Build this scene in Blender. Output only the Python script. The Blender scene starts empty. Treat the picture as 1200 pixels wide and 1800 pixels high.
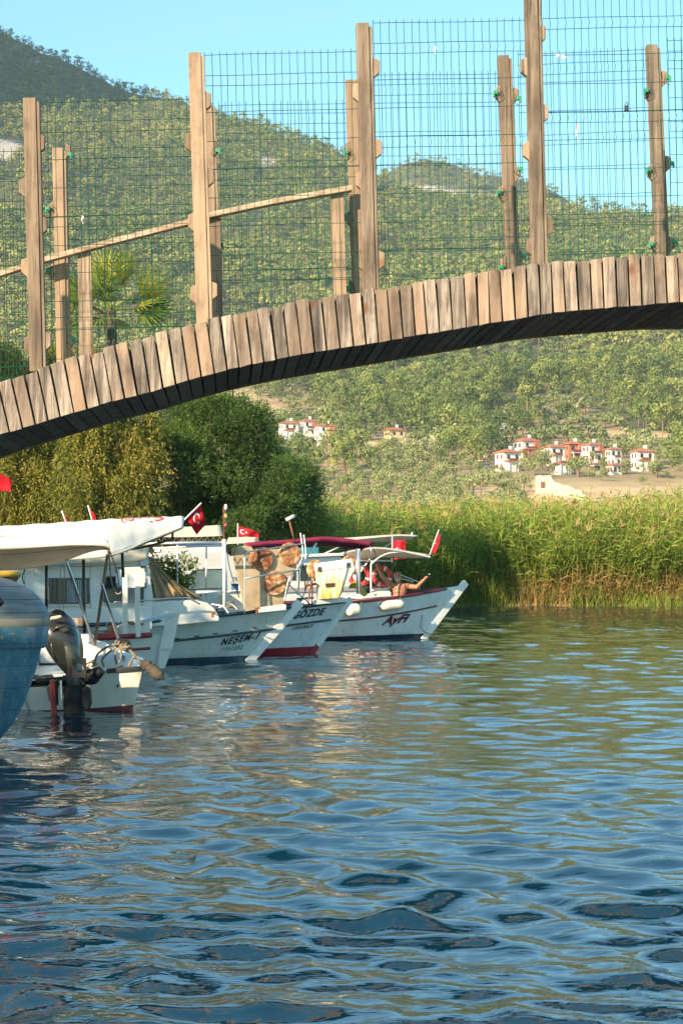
import bpy, math, numpy as np
from mathutils import Vector, Matrix, Euler
SC = bpy.context.scene
COL = SC.collection
# ------------------------------------------------ camera, sky, sun, exposure
F = 3400.0            # focal length in pixels of the 1200 x 1800 photograph
EYE = 1.6
cam_d = bpy.data.cameras.new('camera'); cam = bpy.data.objects.new('camera', cam_d); COL.objects.link(cam)
cam.location = (0, 0, EYE); cam.rotation_euler = (math.radians(90), 0, 0)
cam_d.sensor_fit = 'VERTICAL'; cam_d.sensor_height = 36.0; cam_d.lens = F / 1800 * 36.0
cam_d.shift_y = 100 / 1800.0
cam_d.clip_start = 0.1; cam_d.clip_end = 12000
SC.camera = cam
SUN_EL = math.radians(24); SUN_AZ = math.atan2(-0.65, -0.76)      # towards the sun: azimuth measured from +Y to +X
S = Vector((math.sin(SUN_AZ) * math.cos(SUN_EL), math.cos(SUN_AZ) * math.cos(SUN_EL), math.sin(SUN_EL)))
world = bpy.data.worlds.new("World"); SC.world = world; world.use_nodes = True
wn = world.node_tree.nodes; wl = world.node_tree.links; wn.clear()
sky = wn.new('ShaderNodeTexSky'); sky.sky_type = 'NISHITA'; sky.sun_disc = False
sky.sun_elevation = SUN_EL; sky.sun_rotation = SUN_AZ
sky.altitude = 0; sky.air_density = 1.0; sky.dust_density = 0.4; sky.ozone_density = 2.8
bg = wn.new('ShaderNodeBackground'); bg.inputs['Strength'].default_value = 0.115
wo = wn.new('ShaderNodeOutputWorld')
tintn = wn.new('ShaderNodeMix'); tintn.data_type = 'RGBA'; tintn.blend_type = 'MULTIPLY'; tintn.inputs[0].default_value = 1.0; tintn.inputs[7].default_value = (0.80, 1.10, 1.02, 1)
wl.new(sky.outputs[0], tintn.inputs[6]); wl.new(tintn.outputs[2], bg.inputs['Color']); wl.new(bg.outputs[0], wo.inputs['Surface'])
sun_d = bpy.data.lights.new('sun', 'SUN'); sun_d.energy = 5.0; sun_d.angle = math.radians(0.55); sun_d.color = (1.0, 0.79, 0.53)
sun = bpy.data.objects.new('sun', sun_d); COL.objects.link(sun); sun.location = (-30, -20, 30)
sun.rotation_euler = S.to_track_quat('Z', 'Y').to_euler()
SC.view_settings.view_transform = 'Standard'; SC.view_settings.look = 'None'
SC.view_settings.exposure = 1.24; SC.view_settings.gamma = 1.0; SC.view_settings.use_curve_mapping = False
SC.cycles.max_bounces = 8; SC.cycles.diffuse_bounces = 3; SC.cycles.glossy_bounces = 3; SC.cycles.transmission_bounces = 4
SC.cycles.transparent_max_bounces = 8; SC.cycles.volume_bounces = 0
SC.cycles.sample_clamp_indirect = 6.0

def P(x, y, D):
    """world point seen at pixel (x, y) of the photograph at depth D metres"""
    return Vector(((x - 600) / F * D, D, EYE + (1000 - y) / F * D))

# ------------------------------------------------ objects
def tag(o, label=None, cat=None, group=None, kind=None):
    if label: o['label'] = label
    if cat: o['category'] = cat
    if group: o['group'] = group
    if kind: o['kind'] = kind
    return o
def empty(name, loc, label=None, cat=None, group=None, rz=0.0):
    o = bpy.data.objects.new(name, None); COL.objects.link(o); o.empty_display_size = 0.1
    o.location = loc; o.rotation_euler = (0, 0, rz)
    return tag(o, label, cat, group)
def wmat(o):
    m = Matrix.Translation(o.location) @ o.rotation_euler.to_matrix().to_4x4()
    return wmat(o.parent) @ m if o.parent else m

class MB:
    def __init__(s): s.v = []; s.f = []; s.m = []
    def add(s, vs, fs, mi=0):
        b = len(s.v); s.v += [tuple(v) for v in vs]; s.f += [tuple(b + i for i in f) for f in fs]; s.m += [mi] * len(fs); return s
    def quad(s, a, b, c, d, mi=0): return s.add([a, b, c, d], [(0, 1, 2, 3)], mi)
    def box(s, c, size, M=None, mi=0, taper=1.0):
        hx, hy, hz = size[0] / 2, size[1] / 2, size[2] / 2; vs = []
        for z in (-1, 1):
            k = taper if z > 0 else 1.0
            for x, y in ((-1, -1), (1, -1), (1, 1), (-1, 1)):
                p = Vector((x * hx * k, y * hy * k, z * hz))
                if M is not None: p = M @ p
                vs.append(p + Vector(c))
        return s.add(vs, [(3, 2, 1, 0), (4, 5, 6, 7), (0, 1, 5, 4), (1, 2, 6, 5), (2, 3, 7, 6), (3, 0, 4, 7)], mi)
    def hexa(s, p, mi=0):   # 8 corners: bottom 4 counter-clockwise, top 4
        return s.add(p, [(3, 2, 1, 0), (4, 5, 6, 7), (0, 1, 5, 4), (1, 2, 6, 5), (2, 3, 7, 6), (3, 0, 4, 7)], mi)
    def beam(s, a, b, w, h, up=Vector((0, 0, 1)), mi=0):
        a, b = Vector(a), Vector(b); d = (b - a).normalized(); sd = d.cross(up)
        if sd.length < 1e-4: sd = d.cross(Vector((0, 1, 0)))
        sd.normalize(); u = sd.cross(d).normalized()
        sd *= w / 2; u *= h / 2
        return s.hexa([a - sd - u, a + sd - u, a + sd + u, a - sd + u, b - sd - u, b + sd - u, b + sd + u, b - sd + u][0:0] or
                      [a - sd - u, b - sd - u, b + sd - u, a + sd - u, a - sd + u, b - sd + u, b + sd + u, a + sd + u], mi)
    def tube(s, pts, r, n=6, mi=0, caps=True, sq=None):
        pts = [Vector(p) for p in pts]; N = len(pts); rs = r if isinstance(r, (list, tuple)) else [r] * N
        base = len(s.v); prev = None
        for i, p in enumerate(pts):
            d = (pts[min(i + 1, N - 1)] - pts[max(i - 1, 0)])
            d = d.normalized() if d.length > 1e-9 else Vector((0, 0, 1))
            if prev is None:
                a = d.cross(Vector((0, 0, 1)))
                if a.length < 0.05: a = d.cross(Vector((1, 0, 0)))
            else: a = prev - d * prev.dot(d)
            a.normalize(); prev = a; b = d.cross(a)
            for k in range(n):
                t = 2 * math.pi * (k + 0.5 if sq else k) / n
                s.v.append(tuple(p + a * (math.cos(t) * rs[i]) + b * (math.sin(t) * rs[i] * (sq or 1.0))))
        for i in range(N - 1):
            for k in range(n):
                k2 = (k + 1) % n
                s.f.append((base + i * n + k, base + i * n + k2, base + (i + 1) * n + k2, base + (i + 1) * n + k)); s.m.append(mi)
        if caps:
            s.f.append(tuple(base + k for k in range(n))[::-1]); s.m.append(mi)
            s.f.append(tuple(base + (N - 1) * n + k for k in range(n))); s.m.append(mi)
        return s
    def ell(s, c, r, M=None, nu=10, nv=6, mi=0):
        vs = []; c = Vector(c)
        for j in range(nv + 1):
            ph = math.pi * j / nv
            for i in range(nu):
                th = 2 * math.pi * i / nu
                p = Vector((math.sin(ph) * math.cos(th) * r[0], math.sin(ph) * math.sin(th) * r[1], math.cos(ph) * r[2]))
                vs.append((M @ p if M is not None else p) + c)
        fs = [(j * nu + i, (j + 1) * nu + i, (j + 1) * nu + (i + 1) % nu, j * nu + (i + 1) % nu) for j in range(nv) for i in range(nu)]
        return s.add(vs, fs, mi)
    def grid(s, pts, mi=0, closed=False):      # pts: rows of equal length
        R, C = len(pts), len(pts[0]); vs = [p for r in pts for p in r]
        fs = [(i * C + j, i * C + (j + 1) % C, (i + 1) * C + (j + 1) % C, (i + 1) * C + j) for i in range(R - 1) for j in range(C if closed else C - 1)]
        return s.add(vs, fs, mi)
    def slab(s, poly, n, th, mi=0):             # a polygon with thickness
        k = len(poly); a = [Vector(p) for p in poly]; b = [p + Vector(n) * th for p in a]
        return s.add(a + b, [tuple(range(k))[::-1], tuple(range(k, 2 * k))] + [(i, (i + 1) % k, k + (i + 1) % k, k + i) for i in range(k)], mi)
    def build(s, name, mats, parent=None, smooth=False, bevel=0.0, solid=0.0, label=None):
        me = bpy.data.meshes.new(name)
        M = wmat(parent).inverted() if parent else None
        me.from_pydata([tuple(M @ Vector(v)) for v in s.v] if M is not None else s.v, [], s.f)
        for m in (mats if isinstance(mats, (list, tuple)) else [mats]): me.materials.append(m)
        me.polygons.foreach_set('material_index', s.m)
        if smooth: me.polygons.foreach_set('use_smooth', [True] * len(s.f))
        me.update(); me.validate()
        o = bpy.data.objects.new(name, me); COL.objects.link(o)
        if parent: o.parent = parent
        if bevel:
            b = o.modifiers.new('b', 'BEVEL'); b.width = bevel; b.segments = 2; b.limit_method = 'ANGLE'; b.angle_limit = math.radians(35)
        if solid:
            b = o.modifiers.new('s', 'SOLIDIFY'); b.thickness = solid; b.offset = 0
        if label: o['label'] = label
        return o
def base_thing(mb, name, mats, label, cat, group=None, **k):
    """a thing that is one mesh, its origin at the middle of its underside"""
    v = np.array(mb.v); e = empty('tmp', ((v[:, 0].min() + v[:, 0].max()) / 2, (v[:, 1].min() + v[:, 1].max()) / 2, v[:, 2].min()))
    loc = e.location.copy(); o = mb.build(name, mats, e, **k); o.parent = None; o.location = loc; bpy.data.objects.remove(e)
    return tag(o, label, cat, group)

def raw_mesh(name, V, Fq, tint=None, mats=(), mi=None, smooth=False):
    """numpy verts (n,3), faces (m,k); tint per vertex"""
    me = bpy.data.meshes.new(name); n, m, k = len(V), len(Fq), Fq.shape[1]
    me.vertices.add(n); me.vertices.foreach_set('co', np.ascontiguousarray(V, dtype=np.float32).ravel())
    me.loops.add(m * k); me.loops.foreach_set('vertex_index', np.ascontiguousarray(Fq, dtype=np.int32).ravel())
    me.polygons.add(m); me.polygons.foreach_set('loop_start', np.arange(m, dtype=np.int32) * k)
    me.polygons.foreach_set('loop_total', np.full(m, k, dtype=np.int32))
    for mt in mats: me.materials.append(mt)
    if mi is not None: me.polygons.foreach_set('material_index', np.asarray(mi, dtype=np.int32))
    if smooth: me.polygons.foreach_set('use_smooth', np.ones(m, dtype=bool))
    if tint is not None:
        a = me.attributes.new('tint', 'FLOAT', 'POINT'); a.data.foreach_set('value', np.ascontiguousarray(tint, dtype=np.float32))
    me.update(calc_edges=True)
    return me
def mesh_obj(name, me, parent=None, loc=None):
    o = bpy.data.objects.new(name, me); COL.objects.link(o)
    if parent: o.parent = parent
    if loc is not None: o.location = loc
    return o

# ------------------------------------------------ numpy value noise
def _hash(ix, iy, seed):
    h = (ix * 374761393 + iy * 668265263 + seed * 1442695041) & 0xffffffff
    h = ((h ^ (h >> 13)) * 1274126177) & 0xffffffff
    return ((h ^ (h >> 16)) & 0xffff) / 65535.0
def vnoise(x, y, seed=0):
    x = np.asarray(x, float); y = np.asarray(y, float)
    ix = np.floor(x).astype(np.int64); iy = np.floor(y).astype(np.int64); fx = x - ix; fy = y - iy
    fx = fx * fx * (3 - 2 * fx); fy = fy * fy * (3 - 2 * fy)
    a, b, c, d = _hash(ix, iy, seed), _hash(ix + 1, iy, seed), _hash(ix, iy + 1, seed), _hash(ix + 1, iy + 1, seed)
    return (a * (1 - fx) + b * fx) * (1 - fy) + (c * (1 - fx) + d * fx) * fy
def fbm(x, y, seed=0, o=4):
    r = 0; a = 0.5; t = 0
    for i in range(o): r = r + a * vnoise(x * 2 ** i, y * 2 ** i, seed + i); t += a; a *= 0.5
    return r / t - 0.5

# ------------------------------------------------ materials
class NT:
    def __init__(s, name):
        s.mat = bpy.data.materials.new(name); s.mat.use_nodes = True; s.n = s.mat.node_tree.nodes; s.l = s.mat.node_tree.links; s.n.clear()
        s.out = s.n.new('ShaderNodeOutputMaterial')
    def node(s, t, **k):
        o = s.n.new(t)
        for a, b in k.items(): setattr(o, a, b)
        return o
    def put(s, o, i, v):
        if v is None: return
        if isinstance(v, bpy.types.NodeSocket): s.l.new(v, o.inputs[i])
        else:
            if isinstance(v, tuple) and len(v) == 3: v = (*v, 1.0)
            o.inputs[i].default_value = v
    def noise(s, scale, vec=None, detail=4, rough=0.55, dist=0.0):
        o = s.node('ShaderNodeTexNoise'); s.put(o, 'Scale', scale); s.put(o, 'Detail', detail); s.put(o, 'Roughness', rough); s.put(o, 'Distortion', dist)
        s.put(o, 'Vector', vec); return o.outputs['Fac']
    def coord(s, which='Object'): return s.node('ShaderNodeTexCoord').outputs[which]
    def mapping(s, vec, scale=(1, 1, 1), rot=(0, 0, 0), loc=None):
        o = s.node('ShaderNodeMapping'); s.put(o, 'Vector', vec); o.inputs['Scale'].default_value = scale; o.inputs['Rotation'].default_value = rot
        s.put(o, 'Location', loc); return o.outputs[0]
    def ramp(s, fac, stops):
        o = s.node('ShaderNodeValToRGB'); s.put(o, 'Fac', fac); e = o.color_ramp.elements
        while len(e) < len(stops): e.new(0.5)
        for i, (p, c) in enumerate(stops): e[i].position = p; e[i].color = (*c, 1.0) if isinstance(c, tuple) else (c, c, c, 1)
        return o.outputs[0]
    def mix(s, f, a, b, mode='MIX'):
        o = s.node('ShaderNodeMix', data_type='RGBA', blend_type=mode); s.put(o, 0, f); s.put(o, 6, a); s.put(o, 7, b); return o.outputs[2]
    def math(s, op, a, b=0.0, c=None):
        o = s.node('ShaderNodeMath', operation=op); s.put(o, 0, a); s.put(o, 1, b)
        if c is not None: s.put(o, 2, c)
        return o.outputs[0]
    def bump(s, h, strength=0.3, dist=0.01):
        o = s.node('ShaderNodeBump'); s.put(o, 'Height', h); s.put(o, 'Strength', strength); s.put(o, 'Distance', dist); return o.outputs[0]
    def pbr(s, color, rough=0.6, metal=0.0, normal=None, **k):
        o = s.node('ShaderNodeBsdfPrincipled'); s.put(o, 'Base Color', color); s.put(o, 'Roughness', rough); s.put(o, 'Metallic', metal); s.put(o, 'Normal', normal)
        for a, b in k.items(): s.put(o, a, b)
        s.l.new(o.outputs[0], s.out.inputs[0]); return s.mat
def paint(name, col, dirt=(0.25, 0.2, 0.14), amt=0.35, rough=0.45, scale=3.0, streak=True):
    t = NT(name); c = t.coord()
    n1 = t.noise(scale, t.mapping(c, (1, 1, 0.25) if streak else (1, 1, 1)), 6, 0.65)
    n2 = t.noise(scale * 9, c, 4, 0.6)
    m = t.ramp(n1, [(0.48, 0.0), (0.78, 1.0)])
    cc = t.mix(t.math('MULTIPLY', m, amt), col, dirt)
    cc = t.mix(t.math('MULTIPLY', t.ramp(n2, [(0.6, 0.0), (0.72, 1.0)]), amt * 0.5), cc, dirt)
    return t.pbr(cc, t.math('ADD', t.math('MULTIPLY', n2, 0.25), rough - 0.1), 0, t.bump(n2, 0.15, 0.004))
def hull_paint(name, col):
    t = NT(name); c = t.coord(); sx = t.node('ShaderNodeSeparateXYZ'); t.put(sx, 0, c); z = sx.outputs[2]
    st = t.noise(6.0, t.mapping(c, (1.6, 1.6, .10)), 6, .7); bl = t.noise(2.2, c, 6, .65); fn = t.noise(26, c, 4, .6)
    cc = t.mix(t.math('MULTIPLY', t.ramp(bl, [(.45, 0.0), (.75, 1.0)]), .4), col, (.42, .38, .29))
    cc = t.mix(t.math('MULTIPLY', t.ramp(st, [(.56, 0.0), (.72, 1.0)]), .65), cc, (.34, .20, .11))
    gr = t.math('MULTIPLY', t.math('SUBTRACT', 1.0, t.math('MULTIPLY', z, 3.2)), t.math('ADD', .25, bl)); cc = t.mix(t.math('MULTIPLY', t.ramp(gr, [(.35, 0.0), (.75, 1.0)]), .7), cc, (.24, .24, .16))
    cc = t.mix(t.ramp(fn, [(.68, 0.0), (.74, .5)]), cc, (.25, .2, .15))
    return t.pbr(cc, t.math('ADD', .3, t.math('MULTIPLY', bl, .3)), 0, t.bump(fn, .15, .004))
def plain(name, col, rough=0.5, metal=0.0, var=0.15, scale=12, bump=0.1):
    t = NT(name); n = t.noise(scale, t.coord(), 5, 0.6)
    d = tuple(max(0, x * (1 - var)) for x in col); u = tuple(min(1, x * (1 + var)) for x in col)
    return t.pbr(t.ramp(n, [(0.3, d), (0.7, u)]), rough, metal, t.bump(n, bump, 0.005))
def cloth_mat(name, col, var=0.12, trans=0.25, scale=2.5):
    t = NT(name); c = t.coord(); n = t.noise(scale, c, 6, 0.6); w = t.noise(60, c, 2)
    d = tuple(x * (1 - var) for x in col); cc = t.ramp(n, [(0.35, d), (0.65, col)])
    p = t.node('ShaderNodeBsdfPrincipled'); t.put(p, 'Base Color', cc); t.put(p, 'Roughness', 0.85)
    nb = t.bump(t.math('ADD', t.math('MULTIPLY', w, 0.1), n), 0.5, 0.03); t.put(p, 'Normal', nb)
    tr = t.node('ShaderNodeBsdfTranslucent'); t.put(tr, 'Color', cc); m = t.node('ShaderNodeMixShader'); m.inputs[0].default_value = trans
    t.l.new(p.outputs[0], m.inputs[1]); t.l.new(tr.outputs[0], m.inputs[2]); t.l.new(m.outputs[0], t.out.inputs[0]); return t.mat
def leaf_mat(name, stops, trans=0.35, rough=0.6, objrand=0.0):
    """colour follows the 'tint' attribute; each caller sets its own tints"""
    t = NT(name); a = t.node('ShaderNodeAttribute', attribute_name='tint').outputs['Fac']
    if objrand:
        r = t.node('ShaderNodeObjectInfo').outputs['Random']; a = t.math('ADD', a, t.math('MULTIPLY', t.math('SUBTRACT', r, 0.5), objrand))
    cc = t.ramp(a, stops)
    p = t.node('ShaderNodeBsdfPrincipled'); t.put(p, 'Base Color', cc); t.put(p, 'Roughness', rough); t.put(p, 'Specular IOR Level', 0.25)
    tr = t.node('ShaderNodeBsdfTranslucent'); t.put(tr, 'Color', t.mix(0.5, cc, (0.30, 0.34, 0.03), 'MIX')); m = t.node('ShaderNodeMixShader'); m.inputs[0].default_value = trans
    t.l.new(p.outputs[0], m.inputs[1]); t.l.new(tr.outputs[0], m.inputs[2]); t.l.new(m.outputs[0], t.out.inputs[0]); return t.mat
def wood_mat(name, cols, stretch=(14, 14, 1.2), stain=0.5, axis_rand=True, rough=0.85):
    t = NT(name); c = t.coord(); r = t.node('ShaderNodeObjectInfo').outputs['Random']
    off = t.node('ShaderNodeCombineXYZ'); t.put(off, 0, t.math('MULTIPLY', r, 37.0)); t.put(off, 1, t.math('MULTIPLY', r, 91.0)); t.put(off, 2, t.math('MULTIPLY', r, 53.0))
    v = t.mapping(c, stretch, loc=off.outputs[0])
    g = t.noise(2.2, v, 8, 0.62, 0.6); g2 = t.noise(14, v, 3, 0.6)
    big = t.noise(3.0, t.mapping(c, (1, 1, 1), loc=off.outputs[0]), 3, 0.5)
    cc = t.ramp(t.math('ADD', t.math('MULTIPLY', g, 0.75), t.math('MULTIPLY', big, 0.25)), [(0.38, cols[0]), (0.49, cols[1]), (0.59, cols[2])])
    cc = t.mix(t.ramp(g2, [(0.36, 0.5), (0.46, 0.0)]), cc, tuple(x * 0.35 for x in cols[0]))
    cc = t.mix(t.math('MULTIPLY', t.ramp(t.math('ADD', t.math('MULTIPLY', big, 0.6), t.math('MULTIPLY', r, 0.4)), [(0.42, 0.0), (0.66, 1.0)]), 0.72), cc, cols[3])
    # knots and resin stains
    kn = t.node('ShaderNodeTexVoronoi'); t.put(kn, 'Vector', t.mapping(c, (4.5, 4.5, 2.6), loc=off.outputs[0])); t.put(kn, 'Scale', 1.0)
    cc = t.mix(t.math('MULTIPLY', t.ramp(kn.outputs['Distance'], [(0.06, 1.0), (0.15, 0.0)]), stain), cc, cols[4])
    sm = t.noise(6.5, t.mapping(c, (1.3, 1.3, .55), loc=off.outputs[0]), 6, .7)
    cc = t.mix(t.math('MULTIPLY', t.ramp(sm, [(.52, 0.0), (.70, 1.0)]), .62), cc, tuple(x * .75 for x in cols[0]))
    hv = t.node('ShaderNodeHueSaturation'); t.put(hv, 'Value', t.math('ADD', t.math('MULTIPLY', t.math('FRACT', t.math('MULTIPLY', r, 7.13)), 0.6), 0.48)); t.put(hv, 'Color', cc)
    return t.pbr(hv.outputs[0], rough, 0, t.bump(t.math('ADD', g, t.math('MULTIPLY', g2, 0.6)), 0.55, 0.006))
# ================================================ TERRAIN
RX = np.array([-2400, -900, -500, -200, 0, 100, 200, 330, 450, 560, 660, 720, 800, 900, 1000, 1200, 1500, 2100, 3400.])
RY = np.array([-200, -150, -60, 10, 62, 98, 150, 182, 215, 252, 300, 332, 352, 362, 378, 384, 420, 520, 640.])
def ridge_y(x): return np.interp(x, RX, RY)
RDX = np.array([-2400, -400, 0, 330, 660, 1000, 1500, 3400.]); RDD = np.array([1900, 2050, 2050, 2000, 1900, 1750, 1600, 1500.])
HX = np.array([560, 640, 700, 745, 800, 860, 920, 975, 1010, 1050, 1120.]); HYY = np.array([420, 330, 292, 281, 289, 305, 318, 338, 362, 400, 460.])
DC = np.array([0, 84, 140, 300, 430, 560, 700, 850, 1050, 1300.]); YC = np.array([0, 0, 0, 962, 905, 848, 790, 733, 660, 565.])
def terr(X, Y, rough=True):
    X = np.asarray(X, float); Y = np.maximum(np.asarray(Y, float), 1.0); x = 600 + F * X / Y; xc = np.clip(x, -2400, 3400)
    zc = EYE + (1000 - YC) / F * DC; zc[:3] = (0.35, 0.45, 0.8)
    z = np.interp(Y, DC, zc)
    Dr = np.interp(xc, RDX, RDD); zr = EYE + (1000 - ridge_y(xc)) / F * Dr; z13 = zc[-1]
    k = np.clip((Y - 1300) / (Dr - 1300), 0, 1); z = np.where(Y > 1300, z13 + (zr - z13) * k, z)
    z = np.where(Y > Dr, zr - 0.30 * (Y - Dr), z)
    # the second hill, standing further back
    zh = EYE + (1000 - np.interp(xc, HX, HYY, left=700, right=700)) / F * 2600
    q = np.abs(Y - 2600) / 2600; z = np.maximum(z, np.where(Y > 2050, zh - 1500 * q, -50))
    # unseen spur added left of the view to shade the upper slope
    bx, by = X + 640, Y - 1620
    z = z + 520 * np.exp(-((bx / 195) ** 2 + (by / 150) ** 2))
    if rough:
        a = np.clip((Y - 350) / 700, 0, 1) * np.clip(1.15 - np.abs(Y - 1250) / 800, 0.08, 1)
        z = z + a * (60 * fbm(X / 260 + 3.1, Y / 320, 5, 3) + 12 * fbm(X / 60, Y / 60, 9, 3))
        z = z + np.clip((Y - 200) / 300, 0, 1) * 2.0 * fbm(X / 25, Y / 25, 12, 3)
        z = z + np.clip((Y - 1600) / 300, 0, 1) * (14 * fbm(X / 45, Y / 45, 21, 4))
    return z
SHORE = [(-3.0, -60), (-7.5, -20), (-9.5, 4), (-10.5, 30), (-10.8, 40), (-9.0, 50), (-6.2, 56), (-3.4, 62), (-1, 72), (2.2, 80), (6, 83.7), (60, 84.5), (200, 86)]
def shore_dist(X, Y):
    """signed distance to the shore line, positive on the land side"""
    X = np.asarray(X, float); Y = np.asarray(Y, float); best = np.full(X.shape, 1e9); sgn = np.ones(X.shape)
    for (ax, ay), (bx, by) in zip(SHORE[:-1], SHORE[1:]):
        dx, dy = bx - ax, by - ay; t = np.clip(((X - ax) * dx + (Y - ay) * dy) / (dx * dx + dy * dy), 0, 1)
        ex, ey = X - ax - t * dx, Y - ay - t * dy; d = np.hypot(ex, ey); s = np.sign(dx * ey - dy * ex)
        m = d < best - 1e-9; best = np.where(m, d, best); sgn = np.where(m, s, sgn)
    return best * np.where(sgn == 0, 1, sgn)
def project(X, Y, Z): return 600 + F * X / Y, 1000 - F * (Z - EYE) / Y
def ground_depth(x, y, lo=250, hi=1900):
    D = np.arange(lo, hi, 2.0); X = (x - 600) / F * D; yy = 1000 - F * (terr(X, D) - EYE) / D
    i = np.where(yy <= y)[0]; return float(D[i[0]]) if len(i) else hi

# ground material: dry grass, pink soil, rock
t = NT('hill_ground'); co = t.coord()
a_r = t.node('ShaderNodeAttribute', attribute_name='rock').outputs['Fac']; a_g = t.node('ShaderNodeAttribute', attribute_name='scrub').outputs['Fac']
n1 = t.noise(0.05, co, 6, 0.6); n2 = t.noise(0.6, co, 5, 0.65)
c1 = t.ramp(n1, [(0.35, (0.42, 0.24, 0.14)), (0.5, (0.54, 0.38, 0.19)), (0.65, (0.62, 0.46, 0.25))])
c2 = t.ramp(n2, [(0.3, (0.05, 0.06, 0.025)), (0.7, (0.12, 0.11, 0.045))])  # scrub colour, darkened to make the gaps between trees dark
cc = t.mix(a_g, c1, c2)
cc = t.mix(t.ramp(t.math('ADD', a_r, t.math('MULTIPLY', t.math('SUBTRACT', n2, 0.5), 1.6)), [(0.42, 0.0), (0.58, 1.0)]), cc, t.ramp(n2, [(0.3, (0.36, 0.29, 0.24)), (0.7, (0.62, 0.55, 0.48))]))
M_GROUND = t.pbr(cc, 0.95, 0, t.bump(n2, 0.5, 0.6))
# patches described where they stand in the photograph
def rock_mask(x, y, Y):
    m = np.exp(-(((x - 5) / 45) ** 2 + ((y - 262) / 22) ** 2) * 1.2)
    m = np.maximum(m, 0.85 * np.exp(-(((x - 790) / 120) ** 2 + ((y - 338 - (x - 790) * 0.12) / 11) ** 2)))
    m = np.maximum(m, 0.8 * np.exp(-(((x - 472) / 22) ** 2 + ((y - 285) / 13) ** 2)))
    m = np.maximum(m, 0.8 * np.exp(-(((x - 1075) / 50) ** 2 + ((y - 366) / 9) ** 2)))
    m = np.maximum(m, 0.7 * np.exp(-(((x - 30) / 16) ** 2 + ((y - 85) / 8) ** 2)))
    m = np.maximum(m, 0.7 * np.exp(-(((x - 62) / 18) ** 2 + ((y - 108) / 9) ** 2)))
    m = np.maximum(m, 0.7 * np.exp(-(((x - 980) / 30) ** 2 + ((y - 358) / 9) ** 2)))
    return np.where(Y > 1000, m, 0)
BARE = [(430, 706, 95, 20, 0.30), (680, 797, 100, 13, 0.12), (640, 782, 40, 6, 0.1), (1060, 762, 150, 6, 0.02), (1110, 872, 185, 24, -0.02), (985, 868, 70, 18, 0.2),
        (600, 812, 60, 5, 0), (880, 862, 60, 7, -0.1), (560, 700, 60, 7, 0.25), (830, 880, 45, 5, 0), (1160, 768, 60, 6, 0.05)]
def bare_mask(x, y):
    m = np.zeros(np.shape(x))
    for cx, cy, rx, ry, sl in BARE: m = np.maximum(m, np.exp(-(np.abs((x - cx) / rx) ** 4 + np.abs((y - cy - sl * (x - cx)) / ry) ** 4)))
    return m
FBX = np.array([300, 400, 450, 520, 600, 700, 760, 820, 900, 1000, 1060, 1100, 1250.]); FBY = np.array([690, 672, 668, 692, 728, 755, 775, 765, 712, 706, 725, 760, 800.])

def terrain():
    us = np.concatenate([np.linspace(-1.3, -0.3, 26)[:-1], np.linspace(-0.3, 0.3, 361), np.linspace(0.3, 1.3, 26)[1:]])
    Ds = np.concatenate([np.arange(1.5, 84, 1.1), 84 * np.exp(np.arange(0, np.log(3300 / 84), 0.0105))])
    U, D = np.meshgrid(us, Ds); X = np.clip(U, -.3, .3) * D + np.sign(U) * np.maximum(np.abs(U) - .3, 0) * np.minimum(D, 900); Y = D.copy(); Z = terr(X, Y)
    sd = shore_dist(X, Y); bank = np.clip(sd / 0.5, -3, 1)
    near = Y < 130
    Z = np.where(near, np.where(bank >= 0, 0.02 + bank * (np.minimum(Z, 0.5) - 0.02), bank * 0.6), Z)
    Z = np.where(near & (sd > 0.5), Z + 0.10 * fbm(X * 0.7, Y * 0.7, 3) + 0.05, Z)
    # behind the camera and beyond the picture the river bed simply goes on
    V = np.stack([X, Y, Z], -1).reshape(-1, 3); R, C = U.shape
    i = np.arange(R - 1)[:, None] * C + np.arange(C - 1)[None]; Fq = np.stack([i, i + 1, i + C + 1, i + C], -1).reshape(-1, 4)
    me = raw_mesh('ground', V, Fq, mats=[M_GROUND], smooth=True)
    px, py = project(X, Y, Z)
    rk = rock_mask(px, py, Y).ravel(); sc = np.clip(1 - bare_mask(px, py), 0, 1); sc = np.where(Y < 250, 0.75, sc) * np.clip(0.55 + 0.45 * (py < np.interp(px, FBX, FBY)), 0, 1)
    for nm, arr in (('rock', rk), ('scrub', sc.ravel())):
        a = me.attributes.new(nm, 'FLOAT', 'POINT'); a.data.foreach_set('value', arr.astype(np.float32))
    o = mesh_obj('ground', me); tag(o, kind='structure', label='river bank, dry grassland and mountain slope')
terrain()

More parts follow.
